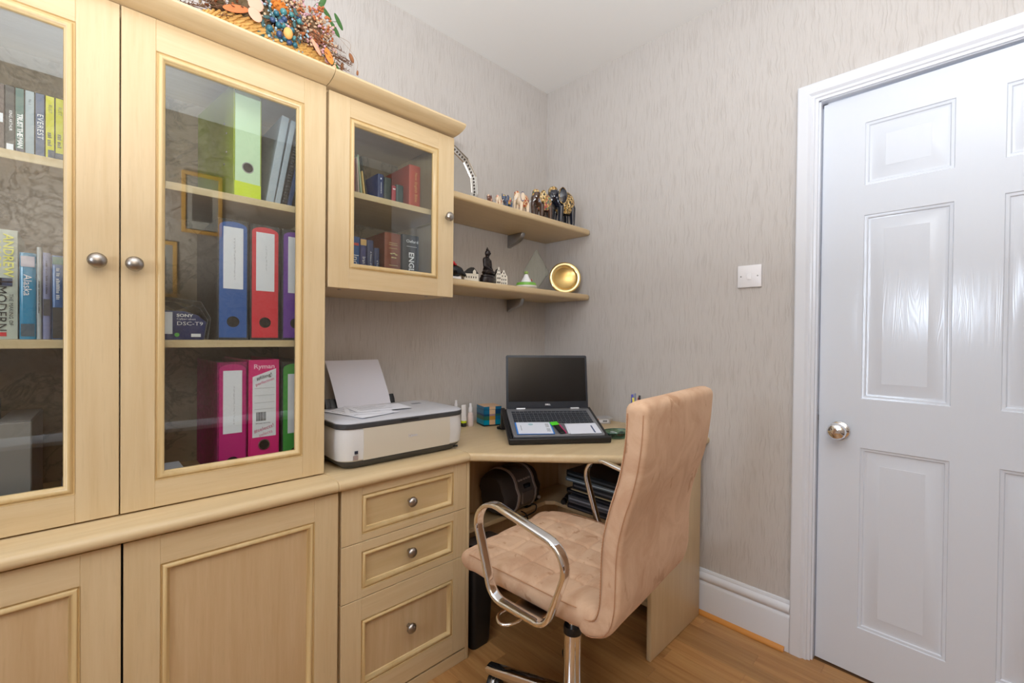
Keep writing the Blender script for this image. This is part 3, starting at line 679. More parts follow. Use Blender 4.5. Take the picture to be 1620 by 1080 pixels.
# bottom left: silver-grey box and a black one
t = thing('file_box', 'silver-grey cardboard box standing behind the left glazed door', 'box', (-1.9900, -.31, .7505), -.04)
silverc = mat('silver_card', rgb(150, 146, 144), .28, .35)
obj('carton', bx(-.010, .042, 0, .20, 0, .203, bev=.002), silverc, t); obj('lid_flap', bx(-.009, .041, .002, .198, .2032, .2055, bev=.001), silverc, t)
t = thing('file_box', 'black upright box file behind the silver-grey box', 'box', (-2.08, -.235, .7505)); obj('case', bx(0, .068, 0, .18, 0, .232, bev=.002), black, t); obj('spine_label', bx(.018, .050, -.001, 0, .12, .19), greyink, t)
# wall cabinet, upper shelf
G = 'books on the upper shelf of the wall cabinet'; zU = 1.5862
book(-1.2760, -1.2610, zU, .118, .15, (96, 34, 44), 'maroon book at the left end of the wall cabinet upper shelf', group=G)
book(-1.2600, -1.2500, zU, .112, .15, (132, 44, 58), 'second maroon book, beside the leaning pale booklets', group=G)
folder(-1.2400, .0035, .120, -.06, col(214, 190, 178), 'thin pinkish booklet leaning left in the wall cabinet', 'booklet', 'booklet', d=.15, z=zU, yf=-.31, group='booklets in the wall cabinet')
folder(-1.2310, .0050, .128, -.11, col(162, 178, 150), 'pale green booklet leaning left in the wall cabinet', 'booklet', 'booklet', d=.16, z=zU, yf=-.31, group='booklets in the wall cabinet')
folder(-1.2200, .0045, .080, -.13, col(222, 186, 120), 'small yellow booklet leaning left in the wall cabinet', 'booklet', 'booklet', d=.13, z=zU, yf=-.31, group='booklets in the wall cabinet')
folder(-1.2120, .0025, .128, -.16, col(60, 66, 62), 'thin dark booklet leaning left beside the navy books', 'booklet', 'booklet', d=.16, z=zU, yf=-.31, group='booklets in the wall cabinet')
t = book(-1.1740, -1.1520, zU, .0850, .125, (36, 54, 100), 'short navy book with a white emblem on its spine', group=G); band(t, .0085, .0125, .068, .073, paperw, 'emblem'); dashes(t, .011, .022, .060, inkw, .003, 4)
book(-1.1510, -1.1240, zU, .0800, .14, (40, 56, 56), 'dark green-black book between the navy and the small red one', group=G)
t = book(-1.1225, -1.1070, zU, .0590, .09, (158, 34, 50), 'very small red book on the wall cabinet upper shelf', group=G, rough=.3); band(t, .003, .012, .046, .049, inkw)
book(-1.1060, -1.0790, zU, .0660, .10, (34, 60, 56), 'small dark green book leaning against the large red one', group=G)
t = book(-1.0560, -1.0120, zU, .1480, .185, (172, 62, 36), 'large orange-red hardback with gold lettering on its spine', group=G); text(t, 'New English Bible', .0150, (.024, -.0022, .072), col(214, 160, 90), 1, sx=.95)
# wall cabinet, lower shelf
G = 'books on the lower shelf of the wall cabinet'; zL = 1.3005
t = book(-1.2760, -1.2350, zL, .1520, .13, (44, 90, 148), 'blue travel guide lettered India', group=G); text(t, 'India', .0270, (.026, -.0024, .070), inkw, 1); band(t, .004, .037, .124, .132, col(196, 70, 60))
t = book(-1.2330, -1.2115, zL, .1500, .13, (60, 64, 118), 'indigo travel guide lettered Iran with a tan top band', group=G); text(t, 'Iran', .0150, (.011, -.0020, .080), inkw, 1); band(t, .001, .020, .128, .147, col(212, 172, 110))
t = book(-1.2090, -1.1870, zL, .1480, .13, (58, 66, 104), 'slate blue paperback with small white lettering', group=G); text(t, 'A History of the East', .0082, (.011, -.0020, .076), inkw, 1)
t = book(-1.1845, -1.1660, zL, .1260, .12, (38, 56, 98), 'shorter navy paperback in the wall cabinet', group=G); text(t, 'A Traveller', .0075, (.009, -.0018, .068), inkw, 1)
t = book(-1.1470, -1.0880, zL, .1840, .15, (128, 66, 46), 'thick brown leather-bound book with gilt lines', group=G, rough=.35)
for z in (.150, .144, .132, .075, .012): band(t, .014, .046, z, z+.0016, brass_rim, 'gilt_line')
[obj('gilt_mark', bx(.030+dx-.005, .030+dx+.004, -.0040, -.0030, z, z+.004), brass_rim, t, smooth=0) for dx, z in ((-.008, .112), (.002, .114), (.010, .110), (-.004, .100), (.006, .099))]
t = book(-1.0800, -1.0160, zL, .1890, .17, (40, 42, 46), 'thick black dictionary with large white capitals', group=G); text(t, 'Oxford', .0150, (.034, -.0038, .166), inkw, 0, sx=1.05); text(t, 'ENGLISH', .0290, (.030, -.0038, .075), inkw, 1, bold=.0006, sx=.95); obj('thin_rule', bx(.012, .052, -.0042, -.003, .148, .1488), inkw, t, smooth=0)

# ================================================================== ornaments on the wall shelves
ZS = 1.6903
t = thing('silver_tray', 'many-sided silver tray with a pierced rim leaning on the wall behind the upper shelf', 'tray', (-.690, -.040, ZS+.001), rot=(-.12, 0, 0))
NP = 12; Rr = .168; ccz = .170*1.0
def ngon(r, dz): return [(r*math.cos(2*PI*(k+.5)/NP), ccz+r*math.sin(2*PI*(k+.5)/NP)) for k in range(NP)]
ccz = Rr*math.cos(PI/NP)
b = bmesh.new(); loops = []
for r, d in ((.001, .0), (.139, .0), (.143, -.004), (.164, -.010), (.168, -.012), (.168, -.009), (.143, 0), (.139, .003), (.001, .003)): loops.append([b.verts.new((x, d, z)) for x, z in ngon(r, 0)])
for A, B in zip(loops, loops[1:]):
    for k in range(NP): b.faces.new((A[k], A[(k+1) % NP], B[(k+1) % NP], B[k]))
b.faces.new(loops[0])
obj('plate', b, silver, t, smooth=20)
b = new()
for k in range(NP):
    a0 = 2*PI*(k+.5)/NP; a1 = 2*PI*(k+1.5)/NP
    for j in range(5):
        f = (j+.5)/5; r = .1535; x = r*(math.cos(a0)*(1-f)+math.cos(a1)*f); z = r*(math.sin(a0)*(1-f)+math.sin(a1)*f)+ccz
        ball(b, (x, -.0085, z), .0052, .9, .4, 1.1, sub=1)
obj('rim_ornament', b, mat('dark_silver', rgb(92, 84, 78), .3, 1), t, kind='stuff')
b = new()
for k in range(NP):
    a0 = 2*PI*(k+.5)/NP; a1 = 2*PI*(k+1.5)/NP; P = [((.167)*math.cos(a), -.012, .167*math.sin(a)+ccz) for a in (a0, a1)]; tube(P, .0028, n=6, bm=b)
obj('rim_bead', b, silver, t)

def pattern(name, cols, sc=60):
    m = mat(name, cols[0], .25, coat=.4); t = NT(m); v = t.n('ShaderNodeTexVoronoi'); v.inputs['Scale'].default_value = sc; t.l(t.coord('Object'), v.inputs['Vector'])
    sp = t.n('ShaderNodeSeparateColor'); t.l(v.outputs['Color'], sp.inputs[0]); r = t.ramp(sp.outputs[0], [(i/len(cols), c) for i, c in enumerate(cols)])
    t.m.node_tree.nodes[-1]; 
    for nd in t.t.nodes:
        if nd.type == 'VALTORGB': nd.color_ramp.interpolation = 'CONSTANT'
    t.base(r); return m
goldp = pattern('gold_mosaic', [rgb(196, 158, 92), rgb(90, 74, 44), rgb(222, 196, 140), rgb(168, 128, 62), rgb(60, 52, 40)], 150)
redp = pattern('red_gold_mosaic', [rgb(190, 96, 60), rgb(214, 170, 110), rgb(150, 44, 34), rgb(232, 208, 170)], 170)
greenp = pattern('green_gold_mosaic', [rgb(196, 150, 80), rgb(60, 120, 100), rgb(176, 80, 90), rgb(214, 180, 120)], 170)
pinkp = pattern('pink_gold_mosaic', [rgb(226, 180, 160), rgb(200, 130, 100), rgb(240, 216, 190)], 260)
def elephant(x, y, h, face, body, cloth, trim, label, res=.02, up=False, headm=None):
    t = thing('elephant_figurine', label, 'figurine', (x, y, ZS+.0003), face, 'painted elephants on the upper shelf')
    s = h/1.04; b = new(); t.scale = (.78, 1, 1)
    ball(b, (.06, 0, .62), 1, .37, .25, .30); ball(b, (-.20, 0, .68), 1, .20, .21, .26)
    ball(b, (-.36, 0, .80), 1, .19, .165, .205); ball(b, (-.34, 0, .93), 1, .11, .11, .09)
    if up:
        taper(b, (-.48, 0, .72), (-.60, 0, .80), .09, .065); taper(b, (-.60, 0, .80), (-.60, 0, 1.05), .06, .04)
    else:
        taper(b, (-.48, 0, .72), (-.555, 0, .45), .10, .072); taper(b, (-.555, 0, .45), (-.55, 0, .17), .072, .052); taper(b, (-.55, 0, .17), (-.50, 0, .04), .05, .042)
    for sy in (-1, 1):
        taper(b, (-.17, sy*.135, .50), (-.20, sy*.145, .07), .105, .078); taper(b, (.29, sy*.135, .50), (.31, sy*.145, .07), .115, .078)
        for xx_, in ((-.19,), (.30,)): ball(b, (xx_, sy*.14, .035), 1, .088, .085, .035)
    b = remesh(b, res, 3); bmesh.ops.scale(b, verts=b.verts, vec=(s, s, s))
    zmin = min(v.co.z for v in b.verts); bmesh.ops.translate(b, verts=b.verts, vec=(0, 0, -zmin))
    obj('body', b, body, t, smooth=80)
    b = new(); ball(b, (.08, 0, .61), 1, .37, .272, .335, sub=4)
    bmesh.ops.bisect_plane(b, geom=b.verts[:]+b.edges[:]+b.faces[:], plane_co=(0, 0, .33), plane_no=(0, 0, -1), clear_outer=True)
    bmesh.ops.scale(b, verts=b.verts, vec=(s, s, s)); obj('saddle_cloth', b, cloth, t, smooth=80)
    for sy in (-1, 1):
        b = new(); ball(b, (-.20, sy*.235, .74), 1, .155, .035, .205, sub=3, rot=Matrix.Rotation(sy*.35, 4, 'Z')); bmesh.ops.scale(b, verts=b.verts, vec=(s, s, s)); obj('ear', b, headm or body, t, smooth=80)
        b = new(); R_ = [(-.20+.155*math.cos(a), sy*.26+.05*sy*0, .74+.205*math.sin(a)) for a in [2*PI*k/18 for k in range(18)]]
        tube([Vector(p)*s for p in R_], .012*s, True, 6, bm=b); obj('ear_trim', b, trim, t)
        b = new(); taper(b, (-.50, sy*.09, .64), (-.62, sy*.10, .56), .028, .012, 8); bmesh.ops.scale(b, verts=b.verts, vec=(s, s, s)); obj('tusk', b, inkw, t)
    b = new(); ball(b, (-.37, 0, .90), 1, .16, .135, .125, sub=3); ball(b, (-.46, 0, .80), 1, .09, .10, .12, sub=2); bmesh.ops.scale(b, verts=b.verts, vec=(s, s, s)); obj('headdress', b, cloth, t, smooth=80)
    b = tube([Vector(p)*s for p in ((.41, 0, .70), (.46, 0, .55), (.46, 0, .36), (.44, 0, .28))], .022*s, n=6); obj('tail', b, trim, t)
    return t
bkl = mat('black_blue_lacquer', rgb(18, 24, 40), .12, coat=.8)
elephant(-.1450, -.235, .1980, -.25, bkl, goldp, goldp, 'largest elephant, black and blue lacquer with a gold mosaic saddle')
elephant(-.3080, -.250, .1430, -.12, mat('dark_brown_lacquer', rgb(70, 46, 34), .2, coat=.5), greenp, goldp, 'second largest elephant, gold and green mosaic', headm=goldp)
elephant(-.4500, -.255, .1020, -.10, mat('cream_lacquer', rgb(226, 206, 180), .25), redp, col(30, 44, 120), 'white and red mosaic elephant with blue trim, third from the corner', .024)
elephant(-.5450, -.262, .0640, -.1, mat('blue_lacquer', rgb(70, 84, 110), .25), greenp, goldp, 'small blue-grey elephant with its trunk raised', .03, True)
elephant(-.6000, -.268, .0480, .40, mat('cream_lacquer', rgb(226, 206, 180), .25), pinkp, goldp, 'tiny pink and cream elephant, second from the left end', .034)
elephant(-.6520, -.268, .0390, .40, mat('brown_lacquer', rgb(110, 70, 54), .25), pinkp, col(30, 44, 90), 'tiniest brown elephant at the left end of the row', .04)
# lower shelf
ZS2 = 1.3603
t = thing('buddha_statue', 'small black seated buddha statue on the lower wall shelf', 'statue', (-.6600, -.268, ZS2), .45)
bl = mat('dark_bronze', rgb(38, 30, 30), .3, .3)
b = new(); prism(b, [(.046*math.cos(a), .030*math.sin(a)) for a in [2*PI*k/24 for k in range(24)]], 0, .024, 'z', bev=.004); prism(b, [(.040*math.cos(a), .026*math.sin(a)) for a in [2*PI*k/24 for k in range(24)]], .024, .034, 'z', bev=.002); obj('pedestal', b, bl, t)
b = new(); ball(b, (0, -.004, .045), 1, .040, .026, .013); ball(b, (0, .004, .058), 1, .021, .016, .018); ball(b, (0, .004, .083), 1, .022, .014, .024); ball(b, (0, .003, .100), 1, .026, .012, .011)
for q in (-1, 1):
    taper(b, (q*.026, .002, .098), (q*.031, -.001, .068), .0085, .007); taper(b, (q*.031, -.001, .068), (q*.006, -.018, .056), .007, .005); taper(b, (q*.010, .0, .047), (q*.036, -.012, .044), .014, .010)
taper(b, (0, .003, .104), (0, .001, .114), .008, .008); ball(b, (0, .0, .126), 1, .0125, .0125, .0155); ball(b, (0, .002, .141), 1, .006, .006, .006); ball(b, (0, .002, .148), 1, .0025, .0025, .005)
for q in (-1, 1): ball(b, (q*.0125, .002, .123), 1, .002, .003, .007)
ball(b, (0, -.0125, .124), 1, .002, .003, .004)
b = remesh(b, .0016, 2); obj('figure', b, bl, t, smooth=80)
def house(x, w_, h, roof, label, rz=-.3, gable='step', y=-.272, dep=.030):
    t = thing('miniature_house', label, 'ornament', (x, y, ZS2), rz, 'white miniature canal houses')
    cream = col(226, 220, 206, .3); W = w_/2
    if gable == 'hip':
        obj('wall', bx(-W, W, -dep/2, dep/2, 0, h*.55, bev=.0006), cream, t)
        obj('roof', px([(-W-.001, h*.55), (W+.001, h*.55), (W*.35, h), (-W*.1, h)], -dep/2-.001, dep/2+.001, 'y'), black, t, smooth=0)
        obj('dormer', px([(W*.2, h*.5), (W*.62, h*.5), (W*.62, h*.72), (W*.41, h*.86), (W*.2, h*.72)], -dep/2-.003, 0, 'y'), cream, t, smooth=0)
        rows = [(h*.28, 5)]
    else:
        pts = [(-W, 0), (W, 0), (W, h*.62), (W*.72, h*.66), (W*.55, h*.78), (W*.22, h*.9), (W*.2, h), (-W*.2, h), (-W*.22, h*.9), (-W*.55, h*.78), (-W*.72, h*.66), (-W, h*.62)]
        obj('wall', px(pts, -dep/2, -dep/2+.004, 'y'), cream, t, smooth=0); obj('side_wall', bx(-W, W, -dep/2+.004, dep/2, 0, h*.60), cream, t, smooth=0)
        obj('roof', px([(-W-.0005, h*.60), (W+.0005, h*.60), (0, h*.93)], -dep/2+.004, dep/2, 'y'), black, t, smooth=0)
        rows = [(h*.12, 3), (h*.36, 3), (h*.60, 2), (h*.8, 1)]
    b = new()
    for z, n in rows:
        for k in range(n):
            cx = (k-(n-1)/2)*(w_*.8/max(n, 2)); box(b, cx-.0018, cx+.0018, -dep/2-.0006, -dep/2, z-.0035, z+.0035)
    obj('windows', b, ink, t, smooth=0)
house(-.7560, .060, .054, 'hip', 'long white miniature house with a dark hipped roof left of the buddha', -.35, 'hip', dep=.034)
house(-.6090, .022, .072, 'g', 'narrow tall miniature house touching the buddha', -.3)
house(-.5800, .034, .062, 'g', 'gabled miniature house at the right end of the little row', -.3)
t = thing('animal_ornament', 'glossy black rounded ornament with a small red crest beside the wall cabinet', 'ornament', (-.8330, -.270, ZS2), -.2)
b = new(); ball(b, (0, 0, .034), 1, .040, .022, .024); taper(b, (.020, 0, .034), (.046, -.004, .020), .016, .006); b = remesh(b, .002, 2); obj('body', b, blackgloss, t, smooth=80)
b = new(); box(b, -.02, .026, -.014, .014, 0, .012, bev=.003); obj('base', b, whitep, t)
b = new(); ball(b, (-.004, 0, .064), .008, sub=2); ball(b, (.004, -.002, .058), .006, sub=2); obj('crest', b, col(196, 30, 40, .25), t, smooth=80)
# crystal plaque
t = thing('glass_trophy', 'clear diamond-shaped glass trophy in the corner of the lower shelf', 'trophy', (-.2650, -.175, ZS2), -.72)
cg = glassmat('crystal', (.87, .91, .89, 1), 1.35)
obj('plaque', px([(0, .008), (.066, .098), (.0, .215), (-.066, .098)], -.008, .008, 'y', bev=.003), cg, t, smooth=0)
obj('base', bx(-.028, .028, -.022, .022, 0, .014, bev=.003), cg, t, smooth=0)
# white and green dome ornament
t = thing('dome_ornament', 'small white bell-shaped ornament with a green band and green tip', 'ornament', (-.4230, -.262, ZS2))
obj('dish', lathe([(0, 0), (.040, 0), (.047, .006), (.048, .012), (.044, .0125), (0, .012)], 32), col(232, 232, 224, .3), t)
obj('green_band', lathe([(.0445, .012), (.046, .013), (.044, .024), (.040, .026), (.0, .026)], 32), col(120, 184, 70, .4), t)
obj('dome', lathe([(.026, .026), (.023, .034), (.014, .048), (.009, .060), (.008, .064), (.0, .066)], 28), whitep, t, smooth=60)
b = new(); ball(b, (0, 0, .071), .010, 1, 1, .8); obj('tip', b, col(140, 170, 90), t); b = new(); ball(b, (.018, -.018, .036), .003); ball(b, (.012, -.020, .040), .0024); obj('red_dots', b, col(200, 40, 50), t)
t = thing('pebble_ornament', 'tiny white ornament at the foot of the glass trophy', 'ornament', (-.3420, -.238, ZS2)); b = new(); ball(b, (0, 0, .008), 1, .015, .010, .008); ball(b, (.002, 0, .016), 1, .006, .005, .006); obj('body', remesh(b, .0015, 2), whitep, t, smooth=80)
# golden dish on a stand
t = thing('gold_dish', 'round polished golden dish standing upright near the end of the lower shelf', 'dish', (-.0990, -.2250, ZS2), rot=(-.13, 0, -.72))
R_ = .0815; prof = [(0, -.004), (.052, -.004), (.056, -.002), (.060, .003), (.064, .0065), (.073, .0075), (.079, .0065), (R_, .004), (R_, .001), (.074, -.001), (.062, -.002), (.056, -.008), (0, -.009)]
obj('dish', lathe(prof, 64, (0, 0, R_+.004), 'y'), gold, t, smooth=60)
b = lathe([(.0555, -.001), (.057, .0008), (.0585, -.0002), (.057, -.0014)], 64, (0, 0, R_+.004), 'y'); obj('inner_ring', b, mat('gold_line', (.75, .52, .2, 1), .3, 1), t, smooth=60)
for q in (-1, 1): obj('stand_foot', tube([(q*.034, -.016, .004), (q*.034, -.002, .003), (q*.034, .014, .002), (q*.030, .034, .04)], .0022, n=6), glassmat('clear_stand', (.85, .86, .86, 1), 1.4), t)

# ================================================================== dried flower basket on top of the tall cabinet
ZTOP = ZC+.0283
t = thing('dried_flower_basket', 'wicker basket of dried flowers, berries and leaves on top of the tall cabinet', 'flowers', (-1.50, -.300, ZTOP))
r = random.Random(3)
straw = wood('straw', rgb(214, 170, 96), rgb(176, 126, 60), 'x', .7)
BX, BY_ = .165, .085          # ellipse radii of the basket
obj('basket', lathe([(0, 0), (.80, 0), (.95, .018), (1.0, .045), (.97, .062), (.90, .058), (.90, .02), (0, .02)], 36), straw, t, smooth=60)
bk = t.children[0]
for v in bk.data.vertices: v.co.x *= BX; v.co.y *= BY_
b = new()
for row in range(5):
    for k in range(54):
        a = 2*PI*(k+.5*(row % 2))/54; rr = [.86, .95, 1.0, 1.01, .98][row]
        a2 = a+.10; z = .008+row*.012
        p = Vector((BX*rr*math.cos(a), BY_*rr*math.sin(a), z-.004)); q = Vector((BX*rr*math.cos(a2), BY_*rr*math.sin(a2), z+.006)); taper(b, p, q, .0042, .0036, 5)
obj('woven_strands', b, straw, t, kind='stuff')
def cluster(name, m, n, fn, kind='stuff'):
    b = new()
    for i in range(n): fn(b, i)
    return obj(name, b, m, t, kind=kind, smooth=60)
def pt(x0, x1, y0, y1, z0, z1): return (r.uniform(x0, x1), r.uniform(y0, y1), r.uniform(z0, z1))
def dome(i=0, k=1.0):
    a = r.uniform(0, 2*PI); e = r.uniform(0, 1)**.6; x = BX*1.05*e*math.cos(a); y = BY_*1.0*e*math.sin(a); z = .05+.15*k*math.sqrt(max(0, 1-e*e))*r.uniform(.75, 1.0)
    return Vector((x, y, z))
def floret(b, i):
    c = dome(); 
    for k in range(5): ball(b, c+Vector((r.uniform(-.009, .009), r.uniform(-.009, .009), r.uniform(-.008, .01))), r.uniform(.002, .0042), sub=1)
cluster('beige_florets', col(206, 180, 146, .9), 80, floret); cluster('pink_florets', col(214, 172, 180, .9), 46, floret); cluster('rust_florets', col(152, 84, 44, .9), 46, floret); cluster('cream_florets', col(232, 214, 180, .9), 40, floret)
def floret2(b, i):
    f = r.random(); x = -.01+.165*f; c = Vector((x, r.uniform(-.085, -.01), r.uniform(.085-.05*f, .255-.11*f*f)))
    for k in range(6): ball(b, c+Vector((r.uniform(-.010, .010), r.uniform(-.008, .008), r.uniform(-.009, .009))), r.uniform(.0022, .0042), sub=1)
cluster('beige_florets', col(200, 170, 138, .9), 130, floret2); cluster('pink_florets', col(206, 160, 168, .9), 60, floret2); cluster('rust_florets', col(176, 104, 60, .9), 80, floret2)
cluster('moss_filling', col(104, 78, 54, .95), 34, lambda b, i: ball(b, (r.uniform(-.02, .12), r.uniform(-.05, 0), r.uniform(.09, .19)), .020, 1, .8, .8, sub=1))
def twig(b, i):
    a = r.choice([r.uniform(-.9, .6), r.uniform(2.4, 3.8), r.uniform(3.8, 5.4)]); c = Vector((BX*.6*math.cos(a), BY_*.6*math.sin(a), .04+r.random()*.05)); d = Vector((math.cos(a)*BX*1.2, math.sin(a)*BY_*1.0, r.uniform(-.2, .8)*.09))
    P = [c+d*f*.5+Vector((0, 0, .02*math.sin(f*3)+r.uniform(-.003, .003))) for f in (0, .5, 1, 1.4)]
    tube(P, .0008, n=4, bm=b)
    for f in range(6): p = P[2].lerp(P[3], f/6); taper(b, p, p+Vector((r.uniform(-.008, .008), r.uniform(-.008, .008), r.uniform(-.002, .010))), .0011, .0005, 4)
cluster('twigs', col(108, 74, 52, .9), 90, twig)
def core(b, i): c = dome(k=.72); ball(b, c*.9, .022, 1, .8, .8, sub=1)
cluster('moss_filling', col(96, 78, 52, .95), 40, core)
def item(name, bm, m, **k): return obj(name, bm, m, t, smooth=70, **k)
for i in range(17):                                          # blue-green berries at the front
    x = r.uniform(-.030, .062); z = r.uniform(.030, .115); y = -.092-.006*r.random()+(.05*(z-.06) if z > .06 else 0)
    b = new(); ball(b, (x, y, z), r.uniform(.0065, .0090), sub=2); item('berry', b, [col(44, 98, 112, .3), col(52, 74, 112, .3), col(70, 128, 130, .3)][i % 3])
def frost(b, i): ball(b, (r.uniform(-.036, .075), -.085-.012*r.random(), r.uniform(.02, .13)), r.uniform(.002, .004), sub=1)
cluster('frosted_sprig', col(150, 178, 190, .7), 60, frost)
def sprigleaf(b, i):
    c = (r.uniform(-.045, .06), -.080-.012*r.random(), r.uniform(.03, .14)); ball(b, c, .012, 1, .2, .45, sub=1, rot=Matrix.Rotation(r.uniform(0, 6), 4, 'Y'))
cluster('teal_leaves', col(58, 92, 92, .6), 26, sprigleaf)
b = new(); ball(b, (.018, -.108, .048), .0135, .85, .8, 1.1, sub=3); item('poppy_pod', b, col(226, 168, 92, .6))
def petal(c, rad, rx, rz, m, name='petal', sx=1.0, sz=1.25):
    b = new(); ball(b, (0, 0, 0), rad, sx, .10, sz, sub=3, rot=Matrix.Rotation(rz, 4, 'Y') @ Matrix.Rotation(rx, 4, 'X')); bmesh.ops.translate(b, verts=b.verts, vec=c); item(name, b, m)
pk = col(224, 164, 140, .7)
petal((-.058, -.104, .086), .0165, .2, .5, pk, sx=1.05, sz=1.0); petal((-.060, -.108, .057), .0145, -.1, -.6, pk); petal((.095, -.096, .052), .012, .2, -.75, col(220, 156, 128, .7), sx=.5, sz=1.8); petal((.150, -.080, .018), .0095, .2, .15, col(222, 164, 130, .7), sx=.7, sz=1.7)
petal((.135, -.082, .052), .013, .1, -.55, col(226, 132, 52, .6), sx=.8, sz=1.7, name='orange_leaf'); petal((-.098, -.09, .062), .016, .2, 1.3, col(196, 110, 60, .7), sx=.6, sz=1.8, name='rust_leaf')
for c, a in (((.160, -.06, .048), -1.0), ((.150, -.02, .215), -1.1), ((.180, -.04, .192), -.8), ((.135, -.03, .230), .4), ((.165, -.05, .158), -.9)):
    petal(c, .012, .3, a, col(62, 104, 50, .4), name='green_leaf', sx=.62, sz=1.9)
b = new()
for p_ in ((.150, -.02, .215), (.180, -.04, .192), (.135, -.03, .230), (.165, -.05, .158)): tube(smoothpath([(.09, -.03, .12), ((.09+p_[0])/2, -.03, p_[2]-.02), p_], n=4), .0008, n=4, bm=b)
obj('leaf_stems', b, col(82, 96, 52, .7), t)
for c, m in (((.002, -.088, .118), col(190, 110, 34, .8)), ((-.004, -.07, .150), col(206, 176, 140, .8)), ((.100, -.07, .095), col(176, 112, 76, .8))):
    b = new()
    for k in range(70):
        d = Vector((r.gauss(0, 1), r.gauss(0, 1), r.gauss(0, 1))).normalized(); p = Vector(c)+Vector((d.x*.020, d.y*.013, d.z*.014)); taper(b, p, p+d*.004, .0030, .0010, 4)
    ball(b, c, .018, 1, .7, .75); item('seed_head', b, m)
for i, (dx, dz, ln) in enumerate(((.208, .088, .020), (.238, .127, .024), (.258, .089, .014))):
    b = new(); ball(b, (0, 0, 0), ln*.62, .42, .42, 1.0, sub=2, rot=Matrix.Rotation([.06, -.45, .05][i], 4, 'Y')); bmesh.ops.translate(b, verts=b.verts, vec=(dx, 0, dz))
    pod = item('seed_pod', b, col(150, 98, 62, .8))
    b = tube(smoothpath([(.12, -.03, .13), (.17, -.01, .155+.01*i), (dx-.006, 0, dz+.045), (dx-.002 if i != 1 else dx-.008, 0, dz+ln*.5)], n=5), .0005, n=4); obj('stem', b, col(150, 120, 90, .8), pod)

# ================================================================== printer
ZD = .7353
pr = thing('printer', 'cream and grey flatbed inkjet printer with paper in its rear feed', 'printer', (-1.1000, -.2550, ZD), -.012)
PX, PF, PB = .2260, -.1420, .140
def rrect(x0, x1, y0, y1, r_, n=6, rb=None):
    rb = r_ if rb is None else rb; P = []
    for cx, cy, a0, rr in ((x1-r_, y0+r_, -PI/2, r_), (x1-rb, y1-rb, 0, rb), (x0+rb, y1-rb, PI/2, rb), (x0+r_, y0+r_, PI, r_)):
        for k in range(n+1): a = a0+PI/2*k/n; P.append((cx+rr*math.cos(a), cy+rr*math.sin(a)))
    return P
def loft(outlines, cap=True):
    """outlines: list of (points2d, z)"""
    b = bmesh.new(); L = [[b.verts.new((x, y, z)) for x, y in P] for P, z in outlines]; n = len(L[0])
    for A, B in zip(L, L[1:]):
        for k in range(n): b.faces.new((A[k], A[(k+1) % n], B[(k+1) % n], B[k]))
    if cap: b.faces.new(L[0][::-1]); b.faces.new(L[-1])
    return b
creamp = mat('cream_plastic', rgb(214, 210, 200), .35); lidm = mat('lid_grey_plastic', rgb(196, 198, 205), .30); gband = mat('dark_grey_plastic', rgb(62, 64, 68), .35)
rr = lambda i, r_=.045: rrect(-PX+i, PX-i, PF+i, PB-i*.5, r_-i*.5, rb=.02)
obj('base', loft([(rr(.030), .0), (rr(.022), .002), (rr(.006), .020), (rr(.004), .026)]), gband, pr)
obj('body', loft([(rr(.004), .0262), (rr(.0), .030), (rr(-.004), .070), (rr(-.002), .110), (rr(.0), .1240)]), mat('silver_cream_plastic', rgb(206, 205, 204), .35), pr)
obj('front_door', loft([([(-.158, PF-.0015), (.158, PF-.0015), (.158, PF+.004), (-.158, PF+.004)], .027), ([(-.158, PF-.0055), (.158, PF-.0055), (.158, PF+.004), (-.158, PF+.004)], .070), ([(-.158, PF-.0030), (.158, PF-.0030), (.158, PF+.004), (-.158, PF+.004)], .1235)]), mat('beige_door_plastic', rgb(200, 192, 176), .38), pr)
obj('control_band', loft([(rr(-.003), .1242), (rr(-.005), .1275), (rr(-.005), .1385), (rr(-.003), .1400)]), gband, pr)
obj('lid', loft([(rr(-.003), .1402), (rr(-.003), .1425), (rr(.004), .1465), (rr(.040), .1500), (rr(.085), .1505)]), lidm, pr, smooth=60)
obj('lid_grip', px([(.0-.035, -.0), (.035, 0), (.028, .0035), (-.028, .0035)], PF-.004, PF+.02, 'y'), black, pr); pr.children[-1].location = (-.002, -.0035, .1320)
b = text_bm('Canon', .0125, bold=.0004); bmesh.ops.transform(b, matrix=Matrix.Translation((.010, PF-.0060, .080)) @ Matrix.Rotation(PI/2, 4, 'X'), verts=b.verts); obj('lettering', b, mat('silver_print', rgb(222, 224, 230), .3, .3), pr, smooth=0, noflip=True)
obj('badge', bx(-.186, -.176, PF-.0052, PF-.001, .050, .059, bev=.0004), col(40, 44, 60), pr); obj('badge', bx(-.190, -.176, PF-.0050, PF-.001, .032, .045, bev=.0004), col(150, 134, 130), pr)
obj('usb_slot', bx(.188, .204, PF+.012, PF+.017, .008, .014), black, pr); 
obj('lid_button', px([(.115, .03), (.15, .03), (.15, .045), (.115, .045)], .1500, .1515, 'z'), greyink, pr)
obj('rear_feed', px([(PB-.022, .12), (PB+.006, .12), (PB+.020, .175), (PB+.012, .178), (PB-.006, .150)], -.150, .095, 'x', bev=.001), black, pr)
for x0 in (-.170, .072): obj('paper_guide', px([(PB-.020, .146), (PB+.004, .146), (PB+.016, .178), (PB-.004, .182), (PB-.014, .166)], x0, x0+.020, 'x', bev=.002), black, pr)
